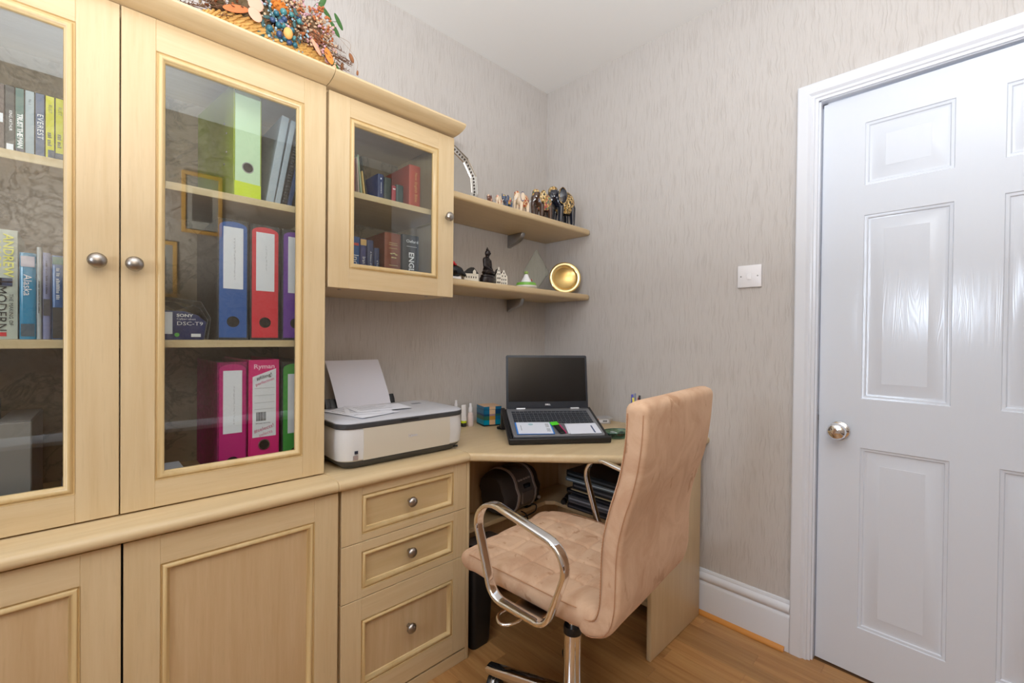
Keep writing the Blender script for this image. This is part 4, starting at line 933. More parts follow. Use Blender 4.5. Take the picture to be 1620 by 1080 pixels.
# sheet standing in the feed, papers lying on the lid
def sheet(P, nx, fn, th=.0004):
    b = bmesh.new(); G = [[b.verts.new(fn(i/nx, j/P)) for i in range(nx+1)] for j in range(P+1)]
    for j in range(P):
        for i in range(nx): b.faces.new((G[j][i], G[j][i+1], G[j+1][i+1], G[j+1][i]))
    bmesh.ops.recalc_face_normals(b, faces=b.faces); b.normal_update(); bmesh.ops.solidify(b, geom=b.faces[:], thickness=th); return b
o = obj('paper_sheet', sheet(14, 2, lambda u, v: (-1.243+.205*u+.014*(1-v), -.135+.060*v+.020*v*v, .884+.163*v)), mat('blank_paper', rgb(214, 214, 224), .8, spec=.2), smooth=60); tag(o, 'blank white sheet standing upright in the printer feed', 'paper')
def flat_paper(x, y, rz, w_, h_, z, label, curl=.0, lines=0, seed=0):
    t = thing('loose_paper', label, 'paper', (x, y, z), rz, 'papers lying on the printer lid')
    obj('sheet', sheet(6, 8, lambda u, v: (w_*(u-.5), h_*(v-.5), curl*(abs(u-.5)*2)**2*(.4+.6*v))), paperw, t, smooth=60)
    rd = random.Random(seed); b = new()
    for k in range(lines):
        yy = h_*.36-k*h_*.72/max(1, lines); box(b, -w_*.4, -w_*.4+w_*rd.uniform(.3, .8), yy, yy+.0012, .0008, .0011)
    if lines: obj('print', b, greyink, t, smooth=0)
ZL_ = ZD+.1515
flat_paper(-1.205, -.265, .22, .150, .205, ZL_+.0004, 'lowest white printed sheet on the printer lid, hanging towards its front edge', .0006, 5, 1)
flat_paper(-1.175, -.250, -.35, .148, .180, ZL_+.0018, 'middle printed sheet on the printer lid, turned askew', .0008, 7, 2)
flat_paper(-1.130, -.245, -.10, .190, .120, ZL_+.0032, 'topmost folded letter on the printer lid', .0006, 4, 3)

# ================================================================== small things at the back of the desk
def bottle(x, y, h, r_, bodym, capm, label, capf=.3, band_m=None, name='small_bottle', inverted=False):
    t = thing(name, label, 'bottle', (x, y, ZD), group='little bottles beside the printer')
    hb = h*(1-capf)
    obj('body', lathe([(0, 0), (r_*.95, 0), (r_, .002), (r_, hb*.88), (r_*.8, hb*.95), (r_*.5, hb), (0, hb)], 20), bodym, t, smooth=50)
    obj('cap', lathe([(0, hb), (r_*.62, hb), (r_*.60, hb+h*capf*.5), (r_*.42, hb+h*capf*.55), (r_*.40, h), (0, h)], 18), capm, t, smooth=50)
    if band_m: obj('label_band', lathe([(r_*1.01, hb*.12), (r_*1.02, hb*.14), (r_*1.02, hb*.72), (r_*1.01, hb*.74)], 20), band_m, t, smooth=50)
bottle(-.6600, -.060, .118, .0125, whitep, whitep, 'tallest white spray bottle, nearest the printer', .28)
t = thing('small_tube', 'white tube with a lime and black cap between two small bottles', 'bottle', (-.6330, -.082, ZD), group='little bottles beside the printer')
obj('cap', lathe([(0, 0), (.0125, 0), (.0125, .014), (.011, .016), (0, .016)], 20), black, t, smooth=50); obj('lime_band', lathe([(.0112, .016), (.0128, .0165), (.0126, .026), (.0112, .0262)], 20), lime, t)
b = loft([([(.0125*math.cos(a), .0125*math.sin(a)) for a in [2*PI*k/20 for k in range(20)]], .0262), ([(.0128*math.cos(a), .007*math.sin(a)) for a in [2*PI*k/20 for k in range(20)]], .07), ([(.0135*math.cos(a), .0012*math.sin(a)) for a in [2*PI*k/20 for k in range(20)]], .097)]); obj('body', b, whitep, t, smooth=60)
bottle(-.6070, -.098, .104, .0135, col(224, 208, 206, .15), whitep, 'short clear bottle with a pale pink label in front of the small tube', .38, col(228, 212, 212))
t = thing('trinket_box', 'small blue and peach striped glass cube box on the desk', 'box', (-.5130, -.118, ZD), -.30)
hb = .0425; tealA, tealB, tealC = col(30, 110, 150, .12), col(22, 70, 110, .12), col(0, 142, 178, .12); oliv = col(50, 104, 86, .12); peach = col(224, 188, 150, .3); ochre = col(196, 150, 70, .2)
obj('body', bx(-hb, hb, -hb, hb, .004, .074, bev=.001), tealB, t)
for (x0, x1, cs) in ((-hb, -.018, (tealC, oliv, tealB, tealA)), (-.0175, .012, (peach, ochre, col(170, 140, 160, .2), peach)), (.0125, hb, (tealC, tealA, oliv, tealB))):
    zz = [.006, .028, .046, .054, .074]
    for k in range(4): obj('glass_strip', bx(x0+.0004, x1-.0004, -hb-.0018, -hb, zz[k], zz[k+1]-.0006, bev=.0003), cs[k], t, smooth=0)
for k, c in enumerate((tealC, oliv, tealB, tealA)): obj('glass_strip', bx(-hb-.0018, -hb, -hb, hb, [.006, .028, .046, .054][k], [.0275, .0455, .0535, .074][k], bev=.0003), c, t, smooth=0)
obj('lid', bx(-hb-.001, hb+.001, -hb-.001, hb+.001, .0745, .088, bev=.001), tealA, t); obj('lid_top', bx(-hb, hb, -hb, hb, .0882, .0898, bev=.0004), col(214, 176, 136, .4), t)
obj('lid_front', bx(-.0175, .012, -hb-.0022, -hb-.001, .075, .0876), peach, t)
obj('foot', bx(-hb-.002, hb+.002, -hb-.002, hb+.002, 0, .004, bev=.001), black, t)
# black cable
cabm = mat('black_cable', rgb(20, 20, 22), .5)
def cable(pts, r_, label, m=None, name='cable', world=True):
    o = obj(name, tube(smoothpath(pts, n=8), r_, n=8), m or cabm, smooth=80); tag(o, label, 'cable'); return o
c1 = cable([(-.395, -.235, ZD+.062), (-.44, -.225, ZD+.058), (-.51, -.215, ZD+.030), (-.555, -.235, ZD+.006), (-.545, -.262, ZD+.0035), (-.50, -.262, ZD+.004), (-.45, -.262, ZD+.005), (-.41, -.258, ZD+.010), (-.385, -.262, ZD+.030)], .0022, 'thin black charger cable looping in front of the striped box')
obj('cable_plug', tube([(-.566, -.236, ZD+.0085), (-.548, -.238, ZD+.0075), (-.536, -.246, ZD+.007)], .0062, n=10), cabm, c1)
# orange and grey carton by the wall
t = thing('medicine_box', 'small grey and orange carton lying on the desk by the wall', 'box', (-.0950, -.4300, ZD), -.62)
obj('carton', bx(-.058, .050, -.036, .036, 0, .026, bev=.001), col(176, 174, 176), t); obj('orange_end', bx(-.0588, -.010, -.0368, .034, .0015, .0245, bev=.0005), col(226, 104, 36), t)
obj('label', bx(-.006, .040, -.0366, -.0360, .006, .020), paperw, t); obj('barcode', bx(.012, .034, -.0370, -.0366, .009, .017), greyink, t); obj('flap', bx(.050, .066, -.034, .034, .024, .0256), col(186, 184, 184), t)
# glass dish
t = thing('glass_dish', 'dark green-rimmed glass dish beside the laptop stand', 'dish', (-.3050, -.6700, ZD), -.4)
gd = glassmat('green_glass', (.42, .62, .55, 1), 1.5)
ov = lambda a, c: [(a*math.cos(q)*(1.0), c*math.sin(q)) for q in [2*PI*k/40 for k in range(40)]]
obj('bowl', loft([(ov(.044, .030), .0005), (ov(.056, .038), .006), (ov(.064, .045), .022), (ov(.066, .047), .026), (ov(.063, .044), .026), (ov(.054, .036), .010), (ov(.040, .026), .006)]), gd, t, smooth=60)
obj('rim', tube([(x, y, .0265) for x, y in ov(.065, .046)], .0018, True, 6), col(50, 96, 78, .15), t)
for i, (x, y, m) in enumerate(((-.022, .004, col(60, 66, 72, .2)), (.012, -.010, col(120, 34, 40, .3)), (.026, .004, col(40, 44, 48, .3)), (.0, .022, col(190, 200, 200, .2)))):
    tt = obj('clip', px(rrect(-.018, .018, -.009, .009, .006), .0, .008, 'z', bev=.002), m, t); tt.location = (x, y, .0105); tt.rotation_euler = (0, 0, .5*i)
# pen pot behind the chair back
t = thing('pen_pot', 'pot of pens on the desk, mostly hidden behind the chair back', 'pot', (-.1180, -.6450, ZD))
obj('pot', lathe([(0, 0), (.036, 0), (.038, .004), (.038, .098), (.0355, .098), (.0355, .006), (0, .006)], 28), black, t, smooth=50)
for i, (dx, dy, c, h_) in enumerate(((-.012, .012, (60, 66, 170), .152), (-.020, -.008, (230, 214, 90), .140), (.006, .018, (120, 130, 160), .154), (.012, -.014, (24, 24, 30), .146), (.020, .004, (200, 60, 60), .135))):
    tp = thing('pen', ['blue-capped', 'yellow', 'slate grey', 'black', 'red'][i]+' pen standing in the pot behind the chair', 'pen', (-.1180+dx, -.6450+dy, ZD+.0065), rot=(dy*3.0, dx*3.5, 0), group='pens in the pot')
    obj('barrel', lathe([(0, 0), (.002, .0), (.0042, .012), (.0042, h_*.8), (0, h_*.8)], 12), col(*c), tp, smooth=50); obj('cap', lathe([(0, h_*.78), (.0048, h_*.78), (.0046, h_), (0, h_)], 12), col(*[min(255, q+30) for q in c]), tp, smooth=50)

# ================================================================== laptop on its stand
YAW = math.radians(-36.0); TILT = math.radians(17.0); LP = (-.5600, -.5850, ZD+.0036)
st = thing('laptop_stand', 'black tilted tray stand holding the open laptop', 'stand', LP, rot=(TILT, 0, YAW))
W = .199; D = .275
b = new(); box(b, -W, W, 0, D, .003, .009, bev=.002); obj('tray', b, black, st)
obj('front_lip', bx(-W, W, -.012, .002, .001, .0250, bev=.004, seg=3), black, st)
for x0 in (-W, W-.018): obj('side_rim', bx(x0, x0+.018, 0, D, .008, .0150, bev=.002), black, st)
obj('rear_leg', obj and px([(0, 0)]*0 or [(D-.03, .004), (D+.004, .004), (D-.012+.004, -.076), (D-.036, -.068)], -W, -W+.020, 'x', bev=.002), black, st); obj('rear_leg', px([(D-.03, .004), (D+.004, .004), (D-.008, -.076), (D-.036, -.068)], W-.020, W, 'x', bev=.002), black, st)
lt = thing('laptop', 'open silver-grey laptop with a black screen on the tray stand', 'laptop', LP, rot=(TILT, 0, YAW))
deck = mat('silver_deck', rgb(150, 152, 158), .38, .55); LW = .1795; y0, y1, z0 = .008, .243, .0105
obj('base', px(rrect(-LW, LW, y0, y1, .010), z0, z0+.016, 'z', bev=.002), deck, lt)
b = new(); kz = z0+.0160
keyw = .0178; gap = .0022
rows = [(.213, 19, .010), (.1965, 18, .0148), (.1775, 18, .0148), (.1585, 18, .0148), (.1395, 18, .0148), (.1205, 17, .0148)]
for yy, n, kh in rows:
    x = -.163; tot = .326; wk = tot/n
    for k in range(n):
        if n == 17 and 3 <= k <= 7:
            if k == 3: box(b, x+k*wk+.001, x+(k+5)*wk-.001, yy-kh, yy, kz, kz+.0014, bev=.0004)
            continue
        if k == 14 and n > 16: pass
        box(b, x+k*wk+.0011, x+(k+1)*wk-.0011, yy-kh, yy, kz, kz+.0014)
obj('keys', b, mat('key_plastic', rgb(44, 48, 56), .45), lt, kind='stuff', smooth=0)
b = new()
for yy, n, kh in rows:
    for k in range(n):
        if n == 17 and 3 <= k <= 7: continue
        x = -.163+(k+.5)*.326/n; box(b, x-.0028, x+.0012, yy-kh*.45, yy-kh*.30, kz+.0014, kz+.00155)
obj('key_legends', b, greyink, lt, kind='stuff', smooth=0)
obj('touchpad', px(rrect(-.072, .040, .022, .094, .003), kz-.0002, kz+.0003, 'z'), mat('touchpad_metal', rgb(140, 142, 148), .3, .5), lt, smooth=0)
for q in (-.118, .118): obj('hinge', bx(q-.020, q+.020, y1-.010, y1-.001, kz-.001, kz+.0045, bev=.0015), mat('bright_hinge', rgb(226, 228, 232), .25, .6), lt)
LR = Matrix.Translation((0, y1-.004, kz+.001)) @ Matrix.Rotation(-(TILT+math.radians(9.0)), 4, 'X')
def lidpart(name, bm, m, parent=lt, **k): bmesh.ops.transform(bm, matrix=LR, verts=bm.verts); return obj(name, bm, m, parent, **k)
LH = .2290
scr = lidpart('screen_lid', px([(-LW, 0), (LW, 0), (LW, LH-.006), (LW-.002, LH-.002), (LW-.006, LH), (-LW+.006, LH), (-LW+.002, LH-.002), (-LW, LH-.006)], -.001, .006, 'y', bev=.001), mat('dark_bezel', rgb(44, 48, 56), .42))
o = lidpart('display', bx(-LW+.009, LW-.009, -.0024, -.0012, .030, LH-.010), mat('screen_off', rgb(14, 15, 18), .16), scr, smooth=0)
bt = text_bm('DELL', .0085, bold=.0004, sx=1.2); bmesh.ops.transform(bt, matrix=LR @ Matrix.Translation((0, -.0026, .016)) @ Matrix.Rotation(PI/2, 4, 'X'), verts=bt.verts); obj('logo_lettering', bt, inkw, scr, smooth=0, noflip=True)
bt = text_bm('DELL', .0001); bt.free()
def on_deck(name, label, cat, x, y, rz, dz=.0):
    M4 = Matrix.Translation(LP) @ (Matrix.Rotation(YAW, 4, 'Z') @ Matrix.Rotation(TILT, 4, 'X')) @ Matrix.Translation((x, y, kz+.0016+dz)) @ Matrix.Rotation(rz, 4, 'Z')
    t = thing(name, label, cat, tuple(M4.translation), rot=tuple(M4.to_euler('XYZ'))); return t
t = on_deck('booklet', 'white booklet with a blue edge lying over the laptop palm rest', 'booklet', -.092, .062, -.02)
obj('cover', bx(-.072, .074, -.045, .046, 0, .0030, bev=.0006), col(60, 130, 214), t); obj('front_page', bx(-.066, .068, -.0445, .0455, .003, .0036), col(222, 228, 240), t)
bt = new()
for k in range(8): box(bt, .048+.0035*(k % 4), .0495+.0035*(k % 4), [-.030, .004][k//4], [-.004, .034][k//4], .0036, .0038)
box(bt, -.052, -.050, -.020, .020, .0036, .0038); obj('print', bt, greyink, t, smooth=0)
bt = new(); ball(bt, (-.010, .028, .0036), .010, 1, .8, .02, sub=2); obj('print', bt, col(160, 196, 206), t)
t = on_deck('highlighter', 'small black and pink marker with a lime label on the laptop', 'marker', .004, .062, .20)
obj('barrel', bx(-.011, .011, -.045, .026, 0, .006, bev=.002), black, t); obj('lime_flag', bx(-.020, .012, .016, .042, .0061, .0068), col(90, 220, 50), t); obj('pink_edge', bx(.0115, .015, -.045, .03, 0, .005), col(226, 40, 120), t)
for i, (x, y, rz) in enumerate(((.098, .058, -.03), (.104, .055, .02))):
    t = on_deck('note_card', ['lower white card of the pair on the laptop palm rest', 'upper white card with a dark stripe on the laptop palm rest'][i], 'card', x, y, rz, i*.0012)
    obj('card', bx(-.062, .062, -.042, .036+.003*i, 0, .0009), col(226, 230, 242), t, smooth=0)
    if i: obj('stripe', bx(.034, .040, -.036, .020, .0009, .0011), col(70, 90, 130), t, smooth=0); 
    else: obj('dot', lathe([(0, .0009), (.002, .0009), (.002, .0012), (0, .0012)], 12, (.045, .032, 0)), ink, t)

# ================================================================== under the desk
t = thing('boombox', 'rounded dark grey portable stereo on the desk under-shelf', 'radio', (-.4900, -.2480, .3705), .12)
bmq = bmesh.new(); bw, bh, bd = .128, .200, .088
def boomsec(x, k):
    f = max(0.0, 1-abs(x/(bw+.004))**3.2)**.5; P = []
    for i in range(28):
        a = 2*PI*i/28; ca, sa = math.cos(a), math.sin(a)
        yy = bd*k*(abs(ca)**.8)*(1 if ca > 0 else -1)*(.62+.38*f); zz = .098+.094*k*(abs(sa)**.85)*(1 if sa > 0 else -1)*(.70+.30*f)
        P.append((x, yy+(.012 if zz > .1 else 0), zz))
    return P
def boomloft(x0, x1, n, k=1.0, m=None, name=''):
    b = bmesh.new(); L = [[b.verts.new(p) for p in boomsec(x0+(x1-x0)*i/n, k)] for i in range(n+1)]
    for A, B in zip(L, L[1:]):
        for q in range(28): b.faces.new((A[q], A[(q+1) % 28], B[(q+1) % 28], B[q]))
    b.faces.new(L[0][::-1]); b.faces.new(L[-1]); return obj(name, b, m, t, smooth=45)
bgrey = mat('stereo_grey', rgb(112, 102, 96), .35, .3); grille = mat('speaker_grille', rgb(58, 52, 50), .6); trimg = mat('stereo_trim', rgb(188, 176, 170), .3, .4)
boomloft(-.052, .060, 10, 1.0, bgrey, 'body'); boomloft(-.128, -.062, 10, 1.0, grille, 'left_speaker'); boomloft(.070, .128, 10, 1.0, grille, 'right_speaker'); boomloft(-.0625, -.0515, 2, 1.05, trimg, 'trim_arc'); boomloft(.0595, .0705, 2, 1.05, trimg, 'trim_arc')
obj('cd_lid', lathe([(0, .0), (.044, 0), (.046, .002), (.040, .0055), (0, .008)], 32, (.004, .0, .190)), mat('stereo_lid', rgb(90, 82, 78), .25, .3), t, smooth=60)
obj('cassette_door', bx(-.034, .044, -bd-.002, -.07, .050, .104, bev=.004), mat('stereo_door', rgb(124, 114, 108), .28, .4), t)
obj('display', bx(-.010, .030, -bd+.004, -.06, .112, .130, bev=.002), blackgloss, t)
for k in range(5): obj('button', bx(-.040+.018*k, -.027+.018*k, -bd+.016, -.05, .146, .153, bev=.002), trimg, t)
for q in (-.07, .07): obj('foot', bx(q-.018, q+.018, -.05, .05, 0, .012, bev=.003), black, t)
# stack of folders and an old laptop on the right under-shelf
zz = .3705
items = [('binder_stack', 'black folder', (46, 46, 52), .020), ('b', 'dark grey folder', (70, 68, 72), .016), ('c', 'grey notebook computer', (96, 100, 108), .024), ('d', 'black folder', (30, 30, 34), .020), ('e', 'beige card wallet', (170, 150, 120), .006), ('f', 'charcoal folder', (56, 58, 62), .030), ('g', 'pale blue-grey folder', (120, 134, 142), .018), ('h', 'dark plastic tray', (40, 44, 48), .028)]
names = ['document_folder', 'document_folder', 'closed_laptop', 'document_folder', 'card_wallet', 'document_folder', 'document_folder', 'document_tray']
words = ['bottom', 'second from the bottom', 'third from the bottom', 'fourth from the bottom', 'thin', 'thick upper', 'second from the top', 'topmost']
rs = random.Random(5)
for (k, lab, c, th), nm, wd in zip(items, names, words):
    t = thing(nm, wd+' '+lab+' in the pile on the desk under-shelf', 'folder', (-.178+rs.uniform(-.008, .008), -.560+rs.uniform(-.02, .02), zz+.0006), rs.uniform(-.05, .05), 'pile under the right side of the desk')
    hw, hl = .105, .150
    obj('cover', px([(-hw+.001, 0), (-hw-.001, th*.3), (-hw-.001, th*.7), (-hw+.001, th), (hw, th), (hw, 0)], -hl, hl, 'y', bev=.0012), col(*c, .28), t)
    obj('edge_strip', bx(-hw-.0020, -hw-.0008, -hl+.008, hl-.008, th*.35, th*.6), col(*[min(255, int(q*1.5+30)) for q in c], .3), t, smooth=0)
    zz += th+.0010
t = thing('torch', 'black torch with a silver ring lying at the end of the under-shelf', 'torch', (-.2180, -.3450, .3840), rot=(0, 0, .45))
b = new(); taper(b, (-.050, 0, 0), (.045, 0, 0), .0105, .0105, 16); obj('barrel', b, black, t, smooth=50)
obj('head', lathe([(0, .046), (.0132, .046), (.0132, .064), (.0105, .072), (0, .072)], 20, (0, 0, 0), 'x'), black, t, smooth=50)
obj('ring', lathe([(.0108, .034), (.0120, .035), (.0120, .042), (.0108, .043)], 20, (0, 0, 0), 'x'), nickel, t)
# translucent storage tray and waste bin
t = thing('storage_box', 'grey translucent storage box on the lowest desk shelf', 'box', (-.7000, -.2260, .0985))
sb = mat('translucent_grey', rgb(150, 150, 156), .3, alpha=.75)
obj('tub', loft([(rrect(-.150, .150, -.062, .062, .014), 0), (rrect(-.160, .160, -.068, .068, .016), .150), (rrect(-.157, .157, -.065, .065, .015), .150), (rrect(-.147, .147, -.059, .059, .013), .004)]), sb, t)
for k in range(3): obj('rib', loft([(rrect(-.158, .158, -.066, .066, .016), .045*(k+1)-.003), (rrect(-.1615, .1615, -.0695, .0695, .016), .045*(k+1)), (rrect(-.158, .158, -.066, .066, .016), .045*(k+1)+.003)]), sb, t)
obj('lid', loft([(rrect(-.165, .165, -.071, .071, .018), .1505), (rrect(-.166, .166, -.072, .072, .018), .160), (rrect(-.150, .150, -.058, .058, .018), .163)]), sb, t)
t = thing('waste_bin', 'tall black plastic waste bin standing beside the drawer unit', 'bin', (-.8120, -.3720, .0005))
q = lambda w_, d_, r_: rrect(-w_, w_, -d_, d_, r_)
obj('bin', loft([(q(.040, .058, .018), 0), (q(.043, .062, .018), .012), (q(.054, .072, .020), .300), (q(.057, .075, .020), .302), (q(.057, .075, .020), .312), (q(.052, .070, .018), .312), (q(.041, .060, .016), .012)]), mat('bin_black', rgb(18, 18, 20), .5), t)
t = thing('desk_speaker', 'slim black speaker standing against the drawer side on the under-shelf', 'speaker', (-.8600, -.2450, .3706)); obj('cabinet', bx(-.020, .020, -.028, .045, 0, .180, bev=.006, seg=3), black, t); obj('grille', bx(-.015, .015, -.0295, -.027, .02, .165, bev=.001), charcoal, t)
cable([(-.50, -.32, .385), (-.47, -.325, .360), (-.46, -.33, .30), (-.45, -.32, .22), (-.46, -.30, .12)], .0028, 'black lead hanging from the stereo towards the floor')
cable([(-.56, -.345, .374), (-.50, -.350, .373), (-.44, -.345, .376), (-.42, -.335, .395), (-.445, -.33, .405)], .0030, 'black lead curled in front of the stereo')
cable([(-.745, -.30, .0040), (-.72, -.27, .0035), (-.68, -.25, .0035), (-.62, -.24, .0035), (-.57, -.22, .0035), (-.52, -.16, .0035)], .0032, 'black mains cable lying on the floor under the desk')
ad = thing('power_adapter', 'black plug adapter beside the stereo on the under-shelf', 'adapter', (-.330, -.235, .3706), .3); obj('case', bx(-.018, .018, -.022, .022, 0, .036, bev=.005, seg=3), black, ad); obj('pins', bx(-.006, .006, -.034, -.022, .012, .024, bev=.001), whitep, ad)

# ================================================================== swivel chair
ch = thing('office_chair', 'peach suede swivel office chair with chrome arms and a chrome star base', 'chair', (-.8450, -.8750, 0), .10)
def rsec(hw, ht, r_, nx, top_disp=None):
    """rounded-rectangle section points (a across, b thickness) with nx points along each long side"""
    P = []; n = 5
    def arc(cx, cy, a0):
        for k in range(n+1): a = a0+PI/2*k/n; P.append((cx+r_*math.cos(a), cy+r_*math.sin(a)))
    arc(hw-r_, ht-r_, 0)
    for k in range(1, nx): P.append((hw-r_-(2*hw-2*r_)*k/nx, ht))
    arc(-hw+r_, ht-r_, PI/2); arc(-hw+r_, -ht+r_, PI)
    for k in range(1, nx): P.append((-hw+r_+(2*hw-2*r_)*k/nx, -ht))
    arc(hw-r_, -ht+r_, -PI/2); return P
def resample(pts, n):
    P = smoothpath(pts, n=10); L = [0]
    for a, b_ in zip(P, P[1:]): L.append(L[-1]+(b_-a).length)
    out = []; j = 0
    for i in range(n):
        s_ = L[-1]*i/(n-1)
        while j < len(L)-2 and L[j+1] < s_: j += 1
        f = (s_-L[j])/max(1e-9, L[j+1]-L[j]); out.append(P[j].lerp(P[j+1], min(1, f)))
    return out, L[-1]
def slab(path, hwf, htf, nseg, nx, disp=None, rr_=.020):
    """slab following a (y,z) centre path; hwf,htf(t) give half width and half thickness"""
    P, LL = resample([(0, a, b_) for a, b_ in path], nseg); b = bmesh.new(); rings = []
    for i, p in enumerate(P):
        t0 = P[min(i+1, nseg-1)]-P[max(i-1, 0)]; t0.normalize(); nrm = Vector((0, -t0.z, t0.y)); tt = i/(nseg-1); dist = min(tt, 1-tt)*LL
        e = 1.0
        if dist < .022: e = math.sqrt(max(.0, 1-((.022-dist)/.022)**2))
        ht = htf(tt)*(.35+.65*e); hw = hwf(tt)-.018*(1-e)
        sec = rsec(hw, ht, min(rr_, ht*.95), nx); ring = []
        for a, c in sec:
            dd = disp(tt*LL, a, c, LL) if disp else 0
            ring.append(b.verts.new(p+Vector((a, 0, 0))+nrm*(c+dd)))
        rings.append(ring)
    n = len(rings[0])
    for A, B in zip(rings, rings[1:]):
        for k in range(n): b.faces.new((A[k], A[(k+1) % n], B[(k+1) % n], B[k]))
    b.faces.new(rings[0][::-1]); b.faces.new(rings[-1]); return b
def tuft(s_, a, c, LL):
    if c < .012: return 0
    d = 0
    for k in range(1, 6):
        q = .012+k*.083
        d += -.0058*math.exp(-((s_-(q+.006*math.sin(a*20)))/.0048)**2)
    for x_ in (-.130, -.043, .043, .130): d += -.0055*math.exp(-((a-x_-.003*math.sin(s_*25))/.0048)**2)
    d += .0020*abs(math.sin((s_-.012)*PI/.083))*abs(math.sin((a-.043)*PI/.0867))
    if abs(a) > .212: d *= .2
    return d + .003*noise.noise(Vector((a*14, s_*14, 2.0)))
seat_path = [(-.205, .505), (-.170, .496), (-.10, .494), (.0, .497), (.10, .499), (.190, .496), (.234, .486), (.253, .467)]
obj('seat', slab(seat_path, lambda t_: .228-.024*max(0, t_-.72)/.28, lambda t_: .030, 110, 84, tuft, .026), suede_m, ch, smooth=80)
back_path = [(-.150, .484), (-.190, .486), (-.216, .503), (-.2285, .545), (-.2310, .600), (-.2340, .680), (-.2480, .750), (-.2720, .830), (-.2860, .910), (-.2900, .975), (-.2890, 1.006)]
def bdisp(s_, a, c, LL):
    return .002*noise.noise(Vector((a*9, s_*9, 5.0)))-(.004*(1-(a/.2)**2) if c > 0 else 0)*0
obj('backrest', slab(back_path, lambda t_: .229-.003*math.sin(t_*PI), lambda t_: .0245+.002*t_, 90, 40, bdisp, .016), suede_m, ch, smooth=80)
# stitched seams: rear corner of the back, front corner of the back, and round the seat edge
def offset_path(path, off, n=40):
    P, LL = resample([(0, a, b_) for a, b_ in path], n); out = []
    for i, p in enumerate(P):
        t0 = P[min(i+1, n-1)]-P[max(i-1, 0)]; t0.normalize(); nrm = Vector((0, -t0.z, t0.y)); out.append(p+nrm*off)
    return out
bp = offset_path(back_path, .0175, 46); bpf = offset_path(back_path, -.0175, 46)
for sx_ in (-1, 1):
    for P_ in (bp, bpf): obj('seam', tube([Vector((sx_*.2275, p.y, p.z)) for p in P_[2:-2]], .0009, n=6), thread_m, ch)
    b = new()
    for P_ in (bpf, ):
        for i in range(3, 43):
            p = P_[i]; q = P_[i+1]
            for f in (0.0, .5): m_ = p.lerp(q, f); box(b, sx_*.2280-.0012, sx_*.2280+.0012, m_.y-.0007, m_.y+.0007, m_.z-.0018, m_.z+.0018)
    obj('stitching', b, thread_m, ch, kind='stuff', smooth=0)
sp = offset_path(seat_path, .024, 36)
for sx_ in (-1, 1): obj('seam', tube([Vector((sx_*(.2262-.024*max(0, i_/35-.72)/.28), p.y, p.z)) for i_, p in enumerate(sp)][4:-4], .0012, n=6), thread_m, ch)
# arms
def round_poly(V, radii, n=9):
    out = []; N = len(V)
    for i in range(N):
        p = Vector(V[i]); a = (Vector(V[i-1])-p).normalized(); c = (Vector(V[(i+1) % N])-p).normalized(); half = a.angle(c)/2; d = radii[i]/math.tan(half); A_ = p+a*d; C_ = p+c*d
        ctr = p+(a+c).normalized()*(radii[i]/math.sin(half)); va = A_-ctr; vc = C_-ctr; th_ = va.angle(vc)
        for k in range(n+1):
            f = k/n; q = (va*math.sin((1-f)*th_)+vc*math.sin(f*th_))/math.sin(th_); out.append(ctr+q)
    return out
ARM = round_poly([(.148, .737), (-.170, .663), (-.100, .474), (.066, .480)], [.058, .062, .040, .050])
sec = [(.0145*math.cos(a)*(1 if abs(math.cos(a)) < .9 else 1), .0062*math.sin(a)) for a in [2*PI*k/16 for k in range(16)]]
sec = [(max(-.0135, min(.0135, a*1.15)), max(-.0058, min(.0058, c*1.25))) for a, c in sec]
for sx_ in (-1, 1):
    P_ = [(sx_*.272, q_[0], q_[1]) for q_ in ARM]
    obj('armrest', sweep(P_, sec, True, up=Vector((0, -1, .2)) if False else Vector((0, 0, 1))), chrome, ch, smooth=60)
b = new(); box(b, -.262, .262, -.060, .030, .4540, .4610, bev=.002); obj('arm_plate', b, chrome, ch)
obj('mechanism', px([(-.12, .405), (.12, .405), (.15, .452), (-.15, .452)], -.075, .075, 'x', bev=.006), black, ch)
obj('tilt_lever', tube(smoothpath([(-.07, .02, .430), (-.17, .05, .425), (-.235, .075, .418), (-.262, .050, .414), (-.240, .022, .416), (-.17, .010, .425), (-.07, .005, .430)], n=6), .0042, n=8), chrome, ch, smooth=80)
obj('gas_rod', lathe([(0, .29), (.014, .29), (.014, .41), (0, .41)], 24), chrome, ch, smooth=50)
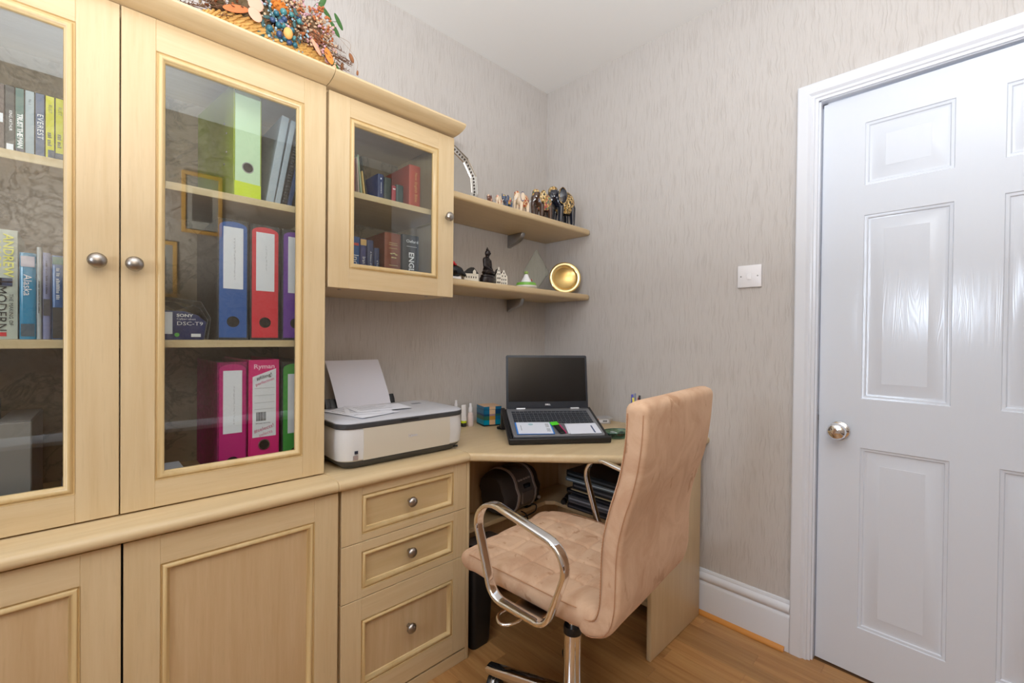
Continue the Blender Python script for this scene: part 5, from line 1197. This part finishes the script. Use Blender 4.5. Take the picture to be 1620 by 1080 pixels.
obj('collar', lathe([(.0142, .3055), (.0245, .3055), (.0262, .300), (.0262, .284), (.0142, .284)], 28), black, ch, smooth=50)
obj('column', lathe([(0, .07), (.0250, .07), (.0255, .075), (.0255, .3000), (.0240, .3010), (0, .3010)], 32), chrome, ch, smooth=50)
obj('hub', lathe([(0, .062), (.036, .062), (.040, .068), (.040, .108), (.034, .118), (.0256, .122), (.0256, .062)], 32), chrome, ch, smooth=50)
for k in range(5):
    a = math.radians(103+72*k); M4 = Matrix.Rotation(a, 4, 'Z')
    b = px([(.030, .070), (.030, .112), (.200, .100), (.278, .094), (.285, .088), (.285, .074), (.270, .070)], -.0165, .0165, 'y', bev=.0045, seg=3); bmesh.ops.transform(b, matrix=M4, verts=b.verts); leg = obj('leg', b, chrome, ch, smooth=45)
    ca = math.radians([20, 150, -60, 200, 80][k]); cpos = Vector((.262*math.cos(a), .262*math.sin(a), 0)); CM = Matrix.Translation(cpos) @ Matrix.Rotation(ca, 4, 'Z')
    b = new()
    for q in (-1, 1):
        w1 = lathe([(0, -.009), (.020, -.009), (.0262, -.006), (.0275, 0), (.0262, .006), (.020, .009), (0, .009)], 24, (0, 0, 0), 'y'); bmesh.ops.translate(w1, verts=w1.verts, vec=(.012, q*.0125, .0280)); merge(b, w1)
    taper(b, (0, 0, .045), (0, 0, .071), .006, .006, 10); taper(b, (.012, -.02, .028), (.012, .02, .028), .005, .005, 8)
    bmesh.ops.transform(b, matrix=CM, verts=b.verts); cs = obj('caster', b, black, leg, smooth=45)
    b = new(); hd = lathe([(.0288, -.007), (.0305, -.005), (.0305, .005), (.0288, .007)], 24, (0, 0, 0), 'y'); bmesh.ops.translate(hd, verts=hd.verts, vec=(.012, 0, .0280)); merge(b, hd)
    bmesh.ops.transform(b, matrix=CM, verts=b.verts)
    bmesh.ops.bisect_plane(b, geom=b.verts[:]+b.edges[:]+b.faces[:], plane_co=(0, 0, .034), plane_no=(0, 0, -1), clear_outer=True); obj('caster_hood', b, steel, leg, smooth=45)
